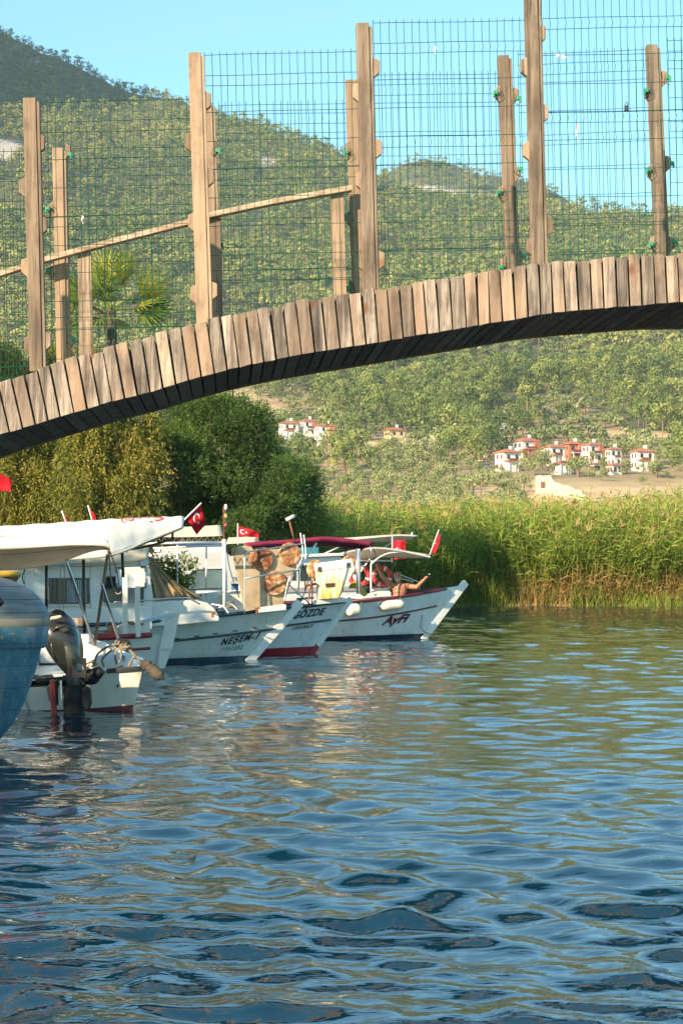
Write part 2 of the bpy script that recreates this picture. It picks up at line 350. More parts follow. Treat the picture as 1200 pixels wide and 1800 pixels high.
# ================================================ WATER
def water():
    us = np.concatenate([np.linspace(-1.2, -0.24, 40)[:-1], np.linspace(-0.24, 0.24, 440), np.linspace(0.24, 1.2, 40)[1:]])
    Ds = 3.0 * np.exp(np.arange(0, np.log(150 / 3.0), 0.0046)); U, D = np.meshgrid(us, Ds); X = U * D; Y = D
    rs = np.random.RandomState(4); Z = np.zeros_like(X); wx = X + 0.3 * fbm(X / 1.2, Y / 1.2, 31, 2); wy = Y + 0.5 * fbm(X / 1.4, Y / 1.4, 41, 2)
    amp = 0.55 + 0.9 * vnoise(X / 4 + 7, Y / 3.2, 77)                       # gusts
    amp = amp * np.interp(Y, [3, 10, 16, 24, 45, 84], [1.4, 1.15, 1.0, 0.9, 0.8, 0.75])
    for i in range(70):
        lam = 0.09 * (0.68 / 0.09) ** (rs.rand() ** 0.95); th = rs.randn() * 0.48 + (0.15 if i % 3 else 1.2); k = 2 * math.pi / lam
        st = 0.026 * (lam / 0.5) ** 0.2; a = st / k
        fade = np.clip(lam / (0.0046 * 3.5 * Y) - 0.6, 0, 1)
        Z += a * fade * np.sin(k * (wx * math.sin(th) + wy * math.cos(th)) + rs.rand() * 6.283)
    Z *= amp
    far = np.clip((Y - 14) / 18, 0, 1)                                    # longer, lower ripples out in the stream
    for i in range(22):
        lam = 0.75 * (2.6 / 0.75) ** rs.rand(); th = rs.randn() * 0.5; k = 2 * math.pi / lam; a = 0.0125 / k
        Z += a * far * np.sin(k * (wx * math.sin(th) * 1.6 + wy * math.cos(th)) + rs.rand() * 6.283)
    V = np.stack([X, Y, Z], -1).reshape(-1, 3); R, C = X.shape
    i = np.arange(R - 1)[:, None] * C + np.arange(C - 1)[None]; Fq = np.stack([i, i + 1, i + C + 1, i + C], -1).reshape(-1, 4)
    t = NT('river_water'); co = t.coord()
    f1 = t.noise(8.5, t.mapping(co, (0.45, 1, 1)), 3, 0.55, 0.6); f2 = t.noise(2.2, t.mapping(co, (0.45, 1, 1)), 2, 0.5, 0.6)
    sy = t.node('ShaderNodeSeparateXYZ'); t.put(sy, 0, co); wf = t.math('MULTIPLY', t.math('SUBTRACT', sy.outputs[1], 16.0), 0.045); wf = t.node('ShaderNodeClamp').outputs[0] if False else t.math('MINIMUM', t.math('MAXIMUM', wf, 0.0), 1.0)
    f3 = t.noise(1.0, t.mapping(co, (2.2, 0.9, 1)), 2, 0.45, 0.7); gate = t.ramp(t.noise(0.22, t.mapping(co, (.6, 1, 1)), 2, .5), [(.35, .45), (.62, 1.0)])
    near_h = t.math('MULTIPLY', t.math('ADD', t.math('MULTIPLY', f1, 0.26), t.math('MULTIPLY', f2, 0.5)), t.math('SUBTRACT', 1.0, t.math('MULTIPLY', wf, .72)))
    b = t.bump(t.math('MULTIPLY', t.math('ADD', near_h, t.math('MULTIPLY', t.math('MULTIPLY', f3, wf), 1.7)), gate), 0.8, 0.036)
    m = t.pbr((0.002, 0.022, 0.040), 0.005, 0, b, IOR=1.68)
    o = mesh_obj('water', raw_mesh('water', V, Fq, mats=[m], smooth=True)); tag(o, kind='structure', label='rippled dark river water')
water()

# ================================================ HILL VEGETATION
def lobe_tree(rs, nf, kind):
    """unit-high tree as leaf clumps on lobes; returns quads (n,4,3) and a tint per clump"""
    lobes = []
    if kind == 'pine':
        for i in range(11):
            h = 0.24 + 0.72 * rs.rand() ** 0.9; r = 0.34 * (1.08 - h) ** 0.6 + 0.06; a = rs.rand() * 6.28; d = r * (0.35 + 0.6 * rs.rand()) * (0.2 if h > 0.85 else 1)
            lobes.append((math.cos(a) * d, math.sin(a) * d, h - 0.05, 0.13 + 0.09 * rs.rand(), 0.09 + 0.05 * rs.rand()))
    else:
        for i in range(9):
            a = rs.rand() * 6.28; d = 0.34 * rs.rand() ** 0.5; h = 0.50 + 0.28 * rs.rand() - d * 0.35
            lobes.append((math.cos(a) * d, math.sin(a) * d, h, 0.22 + 0.10 * rs.rand(), 0.17 + 0.08 * rs.rand()))
    w = np.array([l[3] ** 2 for l in lobes]); w /= w.sum(); li = rs.choice(len(lobes), nf, p=w); L = np.array(lobes)[li]
    n = rs.randn(nf, 3); n[:, 2] = n[:, 2] * 0.9 + 0.25; n /= np.linalg.norm(n, axis=1)[:, None]
    c = L[:, :3] + n * np.stack([L[:, 3], L[:, 3], L[:, 4]], 1) * (0.8 + 0.3 * rs.rand(nf, 1))
    n2 = n + rs.randn(nf, 3) * 0.24; n2 /= np.linalg.norm(n2, axis=1)[:, None]
    a = np.cross(n2, rs.randn(nf, 3)); a /= np.linalg.norm(a, axis=1)[:, None]; b = np.cross(n2, a)
    s = (1.45 if kind == 'pine' else 1.9) / math.sqrt(nf) * (0.55 + 0.7 * rs.rand(nf, 1)); e = 0.45 + 0.5 * rs.rand(nf, 1)
    q = np.stack([c - a * s * 0.5, c - b * s * 0.5 * e, c + a * s * 0.6, c + b * s * 0.5 * e], 1)
    tint = np.clip(0.5 + 0.10 * rs.randn(nf) + 0.10 * rs.randn(len(lobes))[li], 0, 1)
    k = 3; tr = []
    for j in range(k):                                     # trunk
        t0, t1 = 2 * math.pi * j / k, 2 * math.pi * (j + 1) / k; r0, r1 = (0.022, 0.010) if kind == 'pine' else (0.05, 0.03); h = 0.8 if kind == 'pine' else 0.5
        tr.append([(math.cos(t0) * r0, math.sin(t0) * r0, -0.08), (math.cos(t1) * r0, math.sin(t1) * r0, -0.08), (math.cos(t1) * r1, math.sin(t1) * r1, h), (math.cos(t0) * r1, math.sin(t0) * r1, h)])
    return q, tint, np.array(tr)
M_PINE = leaf_mat('pine_foliage', [(0.0, (0.035, 0.070, 0.022)), (0.45, (0.125, 0.165, 0.042)), (0.75, (0.215, 0.24, 0.058)), (1.0, (0.31, 0.30, 0.09))], 0.15, 0.75, 0.5)
M_OLIVE = leaf_mat('olive_foliage', [(0.0, (0.085, 0.125, 0.035)), (0.45, (0.20, 0.225, 0.085)), (0.75, (0.30, 0.31, 0.14)), (1.0, (0.42, 0.40, 0.21))], 0.12, 0.7, 0.3)
M_BARK = plain('tree_bark', (0.20, 0.13, 0.09), 0.9, 0, 0.3, 6)
RS = np.random.RandomState(11)
TPL = {k: {n: [lobe_tree(RS, n, k) for _ in range(6)] for n in ns} for k, ns in (('pine', (60, 140, 560)), ('olive', (50, 130, 480)))}

def scatter_hill():
    rs = np.random.RandomState(2); N = 60000
    D = np.sqrt(rs.rand(N) * (2300 ** 2 - 330 ** 2) + 330 ** 2); U = (rs.rand(N) - 0.5) * 0.47
    extra = 5200; D2 = np.sqrt(rs.rand(extra) * (3000 ** 2 - 2300 ** 2) + 2300 ** 2); U2 = (0.0 + rs.rand(extra) * 0.20)
    D = np.concatenate([D, D2]); U = np.concatenate([U, U2]); X = U * D; Z = terr(X, D); x, y = project(X, D, Z)
    forest = y < np.interp(x, FBX, FBY) + 14 * (vnoise(x / 25, y / 12, 3) - 0.5)
    forest |= (vnoise(x / 38 + 9, y / 16, 8) > 0.73) & (y < 850)
    forest |= (x > 780) & (x < 900) & (y > 745) & (y < 830)
    forest &= ~((x > 870) & (x < 1160) & (y > 778)); forest &= ~((x > 480) & (x < 610) & (y > 765) & (y < 830))
    keep = np.ones(len(D), bool)
    keep &= rs.rand(len(D)) > bare_mask(x, y) * 1.15
    keep &= rs.rand(len(D)) > rock_mask(x, y, D) * 1.6
    keep &= (y > -40) | (x < 0)
    keep &= ~(forest & (vnoise(X / 17, D / 30, 91) > .88) & (rs.rand(len(D)) < .85))
    # thin to a minimum spacing with a hash grid
    order = rs.permutation(len(D)); cell = {}; ok = np.zeros(len(D), bool)
    sp = np.where(forest, np.interp(D, [800, 1050, 1300, 1800, 2300], [9.2, 9.0, 7.8, 6.9, 6.8]), np.interp(D, [330, 480, 900], [5.2, 6.4, 8.0]))
    fld = (x > 925) & (y > 846) & (y < 965)
    sp = np.where(fld, 15.0, sp)
    for i in order:
        if not keep[i]: continue
        s = sp[i]; cx, cy = int(X[i] // 8), int(D[i] // 8); good = True
        for a in (-2, -1, 0, 1, 2) if s > 9 else (-1, 0, 1):
            for b in (-2, -1, 0, 1, 2) if s > 9 else (-1, 0, 1):
                for j in cell.get((cx + a, cy + b), ()):
                    if (X[i] - X[j]) ** 2 + (D[i] - D[j]) ** 2 < s * s: good = False; break
                if not good: break
            if not good: break
        if good: ok[i] = True; cell.setdefault((cx, cy), []).append(i)
    idx = np.where(ok)[0]
    h = np.where(forest, 8.5 + 9.0 * rs.rand(len(D)) ** 1.2, 4.6 + 2.8 * rs.rand(len(D)))
    h = np.where(D > 1500, h * 0.74, h); h = np.where(forest & (D < 1080), h * 1.2, h); h = np.where((~forest) & (D < 620), h * .72, h); h = np.where(fld, 1.5 + rs.rand(len(D)), h)
    h = np.where((~forest) & (vnoise(x / 9, y / 5, 55) > 0.8), h * 1.35, h)
    return X, D, Z, x, y, forest, h, idx
HX_, HD_, HZ_, hpx, hpy, hforest, hh, hidx = scatter_hill()
HOUSES_PX = [(507, 771, 36), (541, 768, 30), (571, 776, 40), (693, 770, 36), (797, 779, 22), (892, 829, 44), (925, 806, 46), (850, 823, 22), (973, 818, 30), (1004, 812, 40), (1040, 814, 34),
             (985, 832, 36), (1045, 833, 16), (1077, 822, 28), (1079, 835, 26), (1128, 827, 40), (872, 752, 30), (575, 786, 50)]
RUIN_PX = (980, 868)
MARKS = [('the ochre house', 693, 770), ('the half-hidden white house', 797, 779), ('the brick bay house', 571, 776), ('the grey retaining wall', 879, 752), ('the white veranda house', 892, 829), ('the red bay house', 925, 806),
         ('the terracotta house', 1006, 812), ('the tower-like house', 1077, 822), ('the lone white house', 1128, 827), ('the castle ruin', 985, 862), ('the leftmost village hut', 850, 823), ('the two-step white house', 973, 818)]
ONES = ['nearest', 'second', 'third', 'fourth', 'fifth', 'sixth', 'seventh', 'eighth', 'ninth', 'tenth', 'eleventh', 'twelfth', 'thirteenth', 'fourteenth', 'fifteenth', 'sixteenth', 'seventeenth', 'eighteenth', 'nineteenth', 'twentieth']
TREES_OUT = []
def tree_label(o, kind, x, y):
    m = min(MARKS, key=lambda m: (m[1] - x) ** 2 + (m[2] - y) ** 2); a = math.degrees(math.atan2(m[2] - y, x - m[1])) % 360
    w = ['right of', 'above and right of', 'above', 'above and left of', 'left of', 'below and left of', 'below', 'below and right of'][int((a + 22.5) // 45) % 8]
    TREES_OUT.append((kind, m[0], w, math.hypot(m[1] - x, m[2] - y), o))
def finish_tree_labels():
    seen = {}
    for kind, m, w, d, o in sorted(TREES_OUT, key=lambda t: t[3]):
        k = seen.get((kind, m, w), 0); seen[(kind, m, w)] = k + 1; tens = ['', 'twenty-', 'thirty-', 'forty-', 'fifty-', 'sixty-', 'seventy-', 'eighty-', 'ninety-']
        n = ONES[k] if k < 20 else tens[(k + 1) // 10 - 1] + (ONES[(k + 1) % 10 - 1] if (k + 1) % 10 > 1 else ['tieth', 'first'][(k + 1) % 10]); n = n.replace('nearest', 'first') if k >= 20 else n
        n = n.replace('twenty-tieth', 'twentieth').replace('y-tieth', 'ieth'); look = 'green round-crowned pine' if kind == 'pine' else 'grey-green olive tree'
        tag(o, '%s, %s one %s %s' % (look, n if n == 'nearest' else n + ' nearest', w, m), 'tree', 'pines at the foot of the forested slope' if kind == 'pine' else 'olive trees on the lower hillside')
def hill_veg():
    rs = np.random.RandomState(5)
    blocked = np.zeros(len(HD_), bool)
    for hx, hy, w in HOUSES_PX:                                  # no tree on a house or right before it
        blocked |= (np.abs(hpx - hx) < w * 0.62) & (hpy > hy - 10) & (hpy < hy + 16)
    blocked |= (hpx > 935) & (hpx < 1045) & (hpy > 848) & (hpy < 898)
    idx = [i for i in hidx if not blocked[i]]
    TN = 0.75 * fbm(HX_ / 90, HD_ / 110, 61, 3) - .03
    idx.sort(key=lambda i: HD_[i])
    global SHARED
    singles = {'pine': 0, 'olive': 0}; V, T, MI = {'pine': [], 'olive': []}, {'pine': [], 'olive': []}, {'pine': [], 'olive': []}
    shared = {}
    for kind in ('pine', 'olive'):
        shared[kind] = []
        for (q, tint, tr) in TPL[kind][560 if kind == 'pine' else 480]:
            vv = np.concatenate([q.reshape(-1, 3), tr.reshape(-1, 3)]); tt = np.concatenate([np.repeat(tint, 4), np.full(12, 0.5)])
            me = raw_mesh(kind + '_tree', vv, np.arange(len(vv)).reshape(-1, 4), tt, [M_PINE if kind == 'pine' else M_OLIVE, M_BARK], [0] * len(q) + [1] * 3)
            shared[kind].append(me)
    SHARED = shared
    for i in idx:
        kind = 'pine' if hforest[i] else 'olive'; D = HD_[i]; x, y = hpx[i], hpy[i]
        inview = -5 < x < 1205 and y > 560 and not (y < 640 and x < 900) and x > 455
        if inview and singles[kind] < (290 if kind == 'pine' else 290):
            singles[kind] += 1
            o = mesh_obj('pine_tree' if kind == 'pine' else 'olive_tree', shared[kind][rs.randint(6)], loc=(HX_[i], D, HZ_[i]))
            o.rotation_euler = (rs.randn() * 0.03, rs.randn() * 0.03, rs.rand() * 6.28); s = hh[i] * (1.0 if kind == 'pine' else 1.12); o.scale = (s * (0.85 + 0.3 * rs.rand()), s * (0.85 + 0.3 * rs.rand()), s)
            tree_label(o, kind, x, y)
            continue
        n = (560 if D < 1150 else 140) if kind == 'pine' else (480 if D < 620 else 130)
        q, tint, tr = TPL[kind][n][rs.randint(6)]
        a = rs.rand() * 6.28; ca, sa = math.cos(a), math.sin(a); s = hh[i]
        R = np.array([[ca, -sa, 0], [sa, ca, 0], [0, 0, 1]]) * (np.array([0.95 + 0.35 * rs.rand(), 0.95 + 0.35 * rs.rand(), 1]) * s)[:, None]
        if D > 1400: R[:2] *= 1.12
        vv = np.concatenate([q, tr]) @ R.T + np.array([HX_[i], D, HZ_[i]])
        V[kind].append(vv); T[kind].append(np.concatenate([np.repeat(np.clip(tint + rs.randn() * 0.15 + TN[i], 0, 1), 4), np.full(12, 0.5)])); MI[kind].append(np.array([0] * len(q) + [1] * 3))
    for kind, nm, lab in (('pine', 'forest', 'mass of far pines covering the mountain slope'), ('olive', 'olive_grove_trees', 'mass of small olive trees covering the far slope')):
        if not V[kind]: continue
        vv = np.concatenate(V[kind]).reshape(-1, 3)
        o = mesh_obj(nm, raw_mesh(nm, vv, np.arange(len(vv)).reshape(-1, 4), np.concatenate(T[kind]), [M_PINE if kind == 'pine' else M_OLIVE, M_BARK], np.concatenate(MI[kind])))
        tag(o, lab, 'forest' if kind == 'pine' else 'olive grove', kind='stuff')
    finish_tree_labels()
    print('hill trees', len(idx), singles, {k: len(v) for k, v in V.items()})
hill_veg()

# ================================================ REEDS
def reeds():
    rs = np.random.RandomState(8)
    V, T = [], []
    def blades(base, d, length, width, bend, tint, nseg=2):
        """curved strips: base (n,3), initial direction d (n,3)"""
        n = len(base); side = np.cross(d, rs.randn(n, 3)); side /= np.linalg.norm(side, axis=1)[:, None] + 1e-9
        p = base.copy(); dd = d.copy(); w = width
        for k in range(nseg):
            nd = dd + np.array([0, 0, -1]) * bend[:, None] * (k + 1) * 0.5; nd /= np.linalg.norm(nd, axis=1)[:, None]
            q = p + nd * (length / nseg)[:, None]; w2 = width * (1 - (k + 1) / nseg * 0.92); sd = side * 0.5
            V.append(np.stack([p - sd * w[:, None], p + sd * w[:, None], q + sd * w2[:, None], q - sd * w2[:, None]], 1)); T.append(np.repeat(tint[:, None], 4, 1))
            p, dd, w = q, nd, w2
    N = 11500
    X = -5 + rs.rand(N) * 34; Yo = rs.rand(N) ** 1.5 * 15; Yb = np.interp(X, [-9, -1, 2.2, 6, 60], [67, 72, 80, 83.7, 84.5]); Y = Yb + 0.15 + Yo
    cl = vnoise(X / 1.3, Y / 1.3, 5); cl2 = vnoise(X / 3.0 + 3, Y / 4, 9)
    H = np.interp(X, [-5, 0, 8, 14, 20], [4.0, 4.1, 4.5, 4.9, 5.1]) * (0.60 + 0.34 * cl + 0.16 * rs.rand(N)) + 0.06 * Yo
    front = np.exp(-Yo / 0.8); H *= 1 - 0.22 * front * rs.rand(N)
    lean = rs.randn(N, 2) * 0.055; lean[:, 1] -= front * (0.05 + 0.16 * cl2); lean[:, 0] += 0.10 * (vnoise(X / 2, Y / 2, 21) - 0.5)
    base = np.stack([X, Y, np.full(N, 0.0)], 1)
    # stalks in 3 segments
    pos = [base]; d0 = np.stack([lean[:, 0], lean[:, 1], np.ones(N)], 1)
    st = rs.rand(N); tint_st = np.where(cl2 > .5, 0.84 + 0.14 * rs.rand(N), 0.5 + .2 * rs.rand(N))
    for k in range(4):
        d0 = d0 + np.stack([lean[:, 0], lean[:, 1], np.zeros(N)], 1) * 0.9; dn = d0 / np.linalg.norm(d0, axis=1)[:, None]; pos.append(pos[-1] + dn * (H / 4)[:, None])
    wd = 0.022 + 0.012 * rs.rand(N)
    for k in range(4):
        a, b = pos[k], pos[k + 1]; th = rs.rand(N) * 3.14; s = np.stack([np.cos(th), np.sin(th), 0 * th], 1) * wd[:, None] * 0.5
        V.append(np.stack([a - s, a + s, b + s, b - s], 1)); T.append(np.repeat(np.where(k < 2, tint_st, 0.45 + 0.2 * st)[:, None], 4, 1))
    for j in range(15):
        f = np.clip(0.08 + 0.94 * (j + rs.rand(N) * 0.9) / 15, 0, 1); k = np.minimum((f * 4).astype(int), 3); fr = f * 4 - k
        P4 = np.stack(pos, 1); a = P4[np.arange(N), k]; b = P4[np.arange(N), np.minimum(k + 1, 4)]; p = a + (b - a) * fr[:, None]
        th = rs.rand(N) * 6.28; up = 0.5 + 0.9 * rs.rand(N); d = np.stack([np.cos(th), np.sin(th), up], 1); d /= np.linalg.norm(d, axis=1)[:, None]
        L = 0.38 + 0.42 * rs.rand(N); tt = 0.42 + 0.13 * rs.randn(N) + 0.22 * (cl2 - 0.5) + (f - 0.6) * 0.35; tt = np.where((f < 0.34) & (rs.rand(N) < 0.15 + 0.75 * (cl2 > .55)), 0.80 + 0.15 * rs.rand(N), tt)
        blades(p, d, L, np.full(N, 0.040) + 0.02 * rs.rand(N), 0.5 + 0.9 * rs.rand(N), np.clip(tt, 0, 1))
    # plumes
    m = rs.rand(N) < 0.07; p = pos[-1][m]; n = len(p)
    for j in range(7):
        d = rs.randn(n, 3) * 0.28 + np.array([0.12, 0, 0.9]); d /= np.linalg.norm(d, axis=1)[:, None]
        blades(p, d, 0.28 + 0.2 * rs.rand(n), np.full(n, 0.05), 0.7 * rs.rand(n), np.full(n, 1.0), 2)
    # fallen golden stalks and sedge tufts at the water's edge
    n = 900; x = 6 + rs.rand(n) * 14; x = np.where(rs.rand(n) < 0.6, 11.0 + rs.randn(n) * 1.4, x); y = np.interp(x, [6, 60], [83.7, 84.5]) + 0.3 + rs.rand(n)
    th = rs.randn(n) * 0.9 - 1.57; d = np.stack([np.cos(th) * 0.9, -np.abs(np.sin(th)) * 0.35, 0.15 + 0.9 * rs.rand(n)], 1); d[:, 0] *= np.where(rs.rand(n) < 0.5, 1, -1); d /= np.linalg.norm(d, axis=1)[:, None]
    blades(np.stack([x, y, 0.1 + rs.rand(n) * 0.7], 1), d, 0.8 + 1.3 * rs.rand(n), np.full(n, 0.035), 0.45 * rs.rand(n), 0.84 + 0.14 * rs.rand(n), 3)
    n = 2600; x = 15.2 + rs.randn(n) * 1.0; y = 84.0 + rs.rand(n) * 0.7 - 0.25; x = np.where(rs.rand(n) < 0.25, 13.2 + rs.randn(n) * 0.4, x)
    d = np.stack([rs.randn(n) * 0.45, rs.randn(n) * 0.4 - 0.1, np.ones(n)], 1); d /= np.linalg.norm(d, axis=1)[:, None]
    blades(np.stack([x, y, np.full(n, 0.0)], 1), d, 1.0 + 1.0 * rs.rand(n), np.full(n, 0.035), 0.7 + 0.6 * rs.rand(n), np.clip(0.55 + 0.12 * rs.randn(n), 0, 1), 4)
    n = 5200; x = -1 + rs.rand(n) * 30; y = np.interp(x, [-9, -1, 2.2, 6, 60], [67, 72, 80, 83.7, 84.5]) - 0.05 + rs.rand(n) * 0.5
    d = np.stack([rs.randn(n) * 0.22, rs.randn(n) * 0.2 - 0.12, np.ones(n)], 1); d /= np.linalg.norm(d, axis=1)[:, None]
    blades(np.stack([x, y, np.full(n, -0.05)], 1), d, 0.5 + 1.5 * rs.rand(n), np.full(n, 0.035), 0.3 * rs.rand(n), np.clip(np.where(rs.rand(n) < 0.15 + .6 * (vnoise(x / 1.6, x * 0, 71) > .5), 0.88 + 0.07 * rs.randn(n), 0.3 + 0.1 * rs.randn(n)), 0, 1), 2)
    vv = np.concatenate(V).reshape(-1, 3)
    mt = leaf_mat('reed_leaves', [(0.0, (0.05, 0.085, 0.012)), (0.35, (0.15, 0.23, 0.03)), (0.62, (0.31, 0.39, 0.08)), (0.82, (0.42, 0.25, 0.08)), (1.0, (0.52, 0.36, 0.17))], 0.38, 0.6)
    o = mesh_obj('reeds', raw_mesh('reeds', vv, np.arange(len(vv)).reshape(-1, 4), np.concatenate(T).ravel(), [mt]))
    tag(o, 'dense tall green reeds standing along the river bank', 'reeds', kind='stuff')
reeds()

# ================================================ NEAR TREES
M_TRUNK = wood_mat('rough_bark', [(0.06, 0.045, 0.03), (0.12, 0.09, 0.06), (0.18, 0.14, 0.10), (0.14, 0.10, 0.06), (0.05, 0.03, 0.02)], (3, 3, 0.6))
def limbs(root, base, tips, r0, rs, name='trunk'):
    mb = MB(); base = Vector(base); mid = base + Vector((rs.randn() * 0.3, rs.randn() * 0.3, (min(t[2] for t in tips) - base.z) * 0.45))
    mb.tube([base - Vector((0, 0, 0.3)), base + (mid - base) * 0.5 + Vector((0.1, 0, 0)), mid], [r0 * 1.25, r0, r0 * 0.8], 9)
    for tp in tips:
        tp = Vector(tp); m = mid.lerp(tp, 0.5) + Vector((rs.randn() * 0.3, rs.randn() * 0.3, 0.35))
        mb.tube([mid, m, tp], [r0 * 0.55, r0 * 0.32, r0 * 0.08], 6)
        for _ in range(3):
            e = tp + Vector((rs.randn(), rs.randn(), rs.randn() * 0.6)) * 0.9; mb.tube([m.lerp(tp, rs.rand()), e], [r0 * 0.16, 0.01], 4)
    mb.build(name, M_TRUNK, root, smooth=True)
def leafy(root, lobes, nspray, nleaf, L, W, droop, spread, tintf, mat, rs, strand=0.6, name='crown'):
    lb = np.array(lobes); w = lb[:, 3] * lb[:, 4] + lb[:, 3] * lb[:, 5]; w /= w.sum(); li = rs.choice(len(lb), nspray, p=w); Lb = lb[li]
    n = rs.randn(nspray, 3); n /= np.linalg.norm(n, axis=1)[:, None]; rad = 0.5 + 0.62 * rs.rand(nspray, 1) ** 0.7
    c = Lb[:, :3] + n * Lb[:, 3:6] * rad
    d = n * spread + np.array([0, 0, -1]) * droop + rs.randn(nspray, 3) * 0.22; d /= np.linalg.norm(d, axis=1)[:, None]
    sl = strand * (0.5 + 0.8 * rs.rand(nspray)); base_t = tintf(c, n, rs)
    Vs, Ts = [], []
    for j in range(nleaf):
        f = (j + rs.rand(nspray)) / nleaf; dd = d + np.array([0, 0, -1]) * (droop * f)[:, None] * 0.7
        p = c + dd * (sl * f)[:, None] + rs.randn(nspray, 3) * 0.035
        ld = dd * 0.8 + rs.randn(nspray, 3) * 0.55; ld /= np.linalg.norm(ld, axis=1)[:, None]
        sd = np.cross(ld, rs.randn(nspray, 3)); sd /= np.linalg.norm(sd, axis=1)[:, None]; l = (L * (0.6 + 0.7 * rs.rand(nspray)))[:, None]; ww = W * (0.7 + 0.6 * rs.rand(nspray, 1)) * 0.5
        Vs.append(np.stack([p, p + ld * l * 0.4 + sd * ww, p + ld * l, p + ld * l * 0.4 - sd * ww], 1)); Ts.append(np.repeat(np.clip(base_t + 0.07 * rs.randn(nspray), 0, 1)[:, None], 4, 1))
    vv = np.concatenate(Vs).reshape(-1, 3); loc = np.array(root.location)
    me = raw_mesh(name, vv - loc, np.arange(len(vv)).reshape(-1, 4), np.concatenate(Ts).ravel(), [mat]); return mesh_obj(name, me, root)
def clumps(lobes, n, k, rs):
    out = []
    for x, y, z, a, b, c in lobes:
        for _ in range(n):
            d = rs.randn(3); d /= np.linalg.norm(d); f = .45 + .5 * rs.rand(); s = k * (.75 + .6 * rs.rand()); out.append((x + d[0] * a * f, y + d[1] * b * f, z + d[2] * c * f, a * s, b * s, c * s * .85))
    return out
def px_lobes(L):      # (x, y, D, rx_px, rz_px, depth radius)
    out = []
    for x, y, D, rx, rz, ry in L: p = P(x, y, D); out.append((p.x, p.y, p.z, rx / F * D, ry, rz / F * D))
    return out
ORD = ['nearest', 'second nearest', 'third nearest', 'fourth nearest', 'fifth nearest', 'sixth nearest', 'seventh nearest', 'eighth nearest', 'ninth nearest']
def near_trees():
    rs = np.random.RandomState(3)
    Mw = leaf_mat('drooping_yellow_leaves', [(0.0, (0.035, 0.055, 0.010)), (0.4, (0.12, 0.135, 0.022)), (0.7, (0.25, 0.22, 0.035)), (1.0, (0.42, 0.27, 0.09))], 0.3, 0.6)
    Md = leaf_mat('dark_green_leaves', [(0.0, (0.018, 0.042, 0.012)), (0.5, (0.045, 0.095, 0.022)), (0.8, (0.10, 0.17, 0.03)), (1.0, (0.22, 0.26, 0.05))], 0.3, 0.6)
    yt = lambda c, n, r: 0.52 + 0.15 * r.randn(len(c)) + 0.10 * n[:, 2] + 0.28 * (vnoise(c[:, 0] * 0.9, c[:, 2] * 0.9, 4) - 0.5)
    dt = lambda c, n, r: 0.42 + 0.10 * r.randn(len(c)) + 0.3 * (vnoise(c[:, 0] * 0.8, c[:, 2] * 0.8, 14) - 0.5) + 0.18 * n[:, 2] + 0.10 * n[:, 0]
    specs = [
     ('willow_tree', 'yellow-green tree with drooping twigs in front of the dark green tree', [(175, 735, 61, 75, 62, 1.5), (235, 790, 60.5, 55, 60, 1.2), (140, 835, 60, 70, 70, 1.4), (215, 880, 60, 60, 55, 1.2), (250, 740, 61.5, 42, 30, .9), (120, 700, 62, 60, 60, 1.4), (160, 920, 60, 70, 50, 1.2), (245, 850, 60.3, 36, 50, 1.0)], (185, 62), yt, Mw, .85, .35, 8200, 9, .15, .038, .85),
     ('willow_tree', 'yellow-green tree with drooping twigs at the edge of the photo', [(40, 640, 64, 90, 85, 1.8), (-40, 700, 63, 90, 110, 1.8), (60, 760, 61.5, 60, 80, 1.4), (10, 850, 61, 80, 80, 1.6), (60, 900, 60.5, 50, 60, 1.2), (-80, 820, 62, 90, 110, 1.8), (215, 625, 66, 75, 48, 1.2), (140, 640, 65, 60, 52, 1.4), (280, 622, 66.5, 45, 28, 0.9)], (30, 63), yt, Mw, .85, .35, 9500, 9, .15, .038, .85),
     ('bushy_tree', 'dense dark green rounded tree behind the boats', [(375, 780, 64, 95, 80, 2.0), (445, 775, 64, 55, 58, 1.6), (500, 850, 63.5, 62, 62, 1.6), (420, 870, 63, 105, 75, 2.0), (320, 830, 63.5, 70, 95, 1.8), (520, 880, 63, 40, 40, 1.2), (340, 730, 65, 70, 50, 1.5), (455, 920, 62.5, 85, 50, 1.6), (300, 910, 63, 80, 60, 1.6), (540, 850, 63.6, 22, 30, .8), (410, 725, 64.5, 42, 26, 1.0)], (410, 64), dt, Md, .05, 1.0, 15000, 9, .12, .036, .42),
    ]
    for nm, lab, lob, (bx, bD), tf, mt, droop, spread, ns, nl, L, W, strand in specs:
        lobes = px_lobes(lob); b = P(bx, 1000, bD); b.z = 0.5
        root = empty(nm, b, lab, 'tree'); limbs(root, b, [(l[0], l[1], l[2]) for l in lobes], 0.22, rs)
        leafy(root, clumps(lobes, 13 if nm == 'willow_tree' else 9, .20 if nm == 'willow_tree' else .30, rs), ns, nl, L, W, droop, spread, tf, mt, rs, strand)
    # low bright bushes at the foot of the dark tree, and trees standing off to the left that shade bank and boats
    for k, (nm, lab, lob, bx, bD, ns) in enumerate([
        ('bush', 'bright green bush where the dark tree meets the reeds', [(548, 925, 66, 22, 26, .8), (525, 940, 66, 26, 24, .8), (562, 945, 67, 20, 18, .8)], 545, 66, 1100)]):
        lobes = px_lobes(lob); b = P(bx, 1000, bD); b.z = 0.4; root = empty(nm, b, lab, 'bush')
        limbs(root, b, [(l[0], l[1], l[2]) for l in lobes], 0.05, rs); leafy(root, lobes, ns, 8, .12, .04, .0, 1.0, lambda c, n, r: 0.85 + 0.1 * r.randn(len(c)), Md, rs, .4)
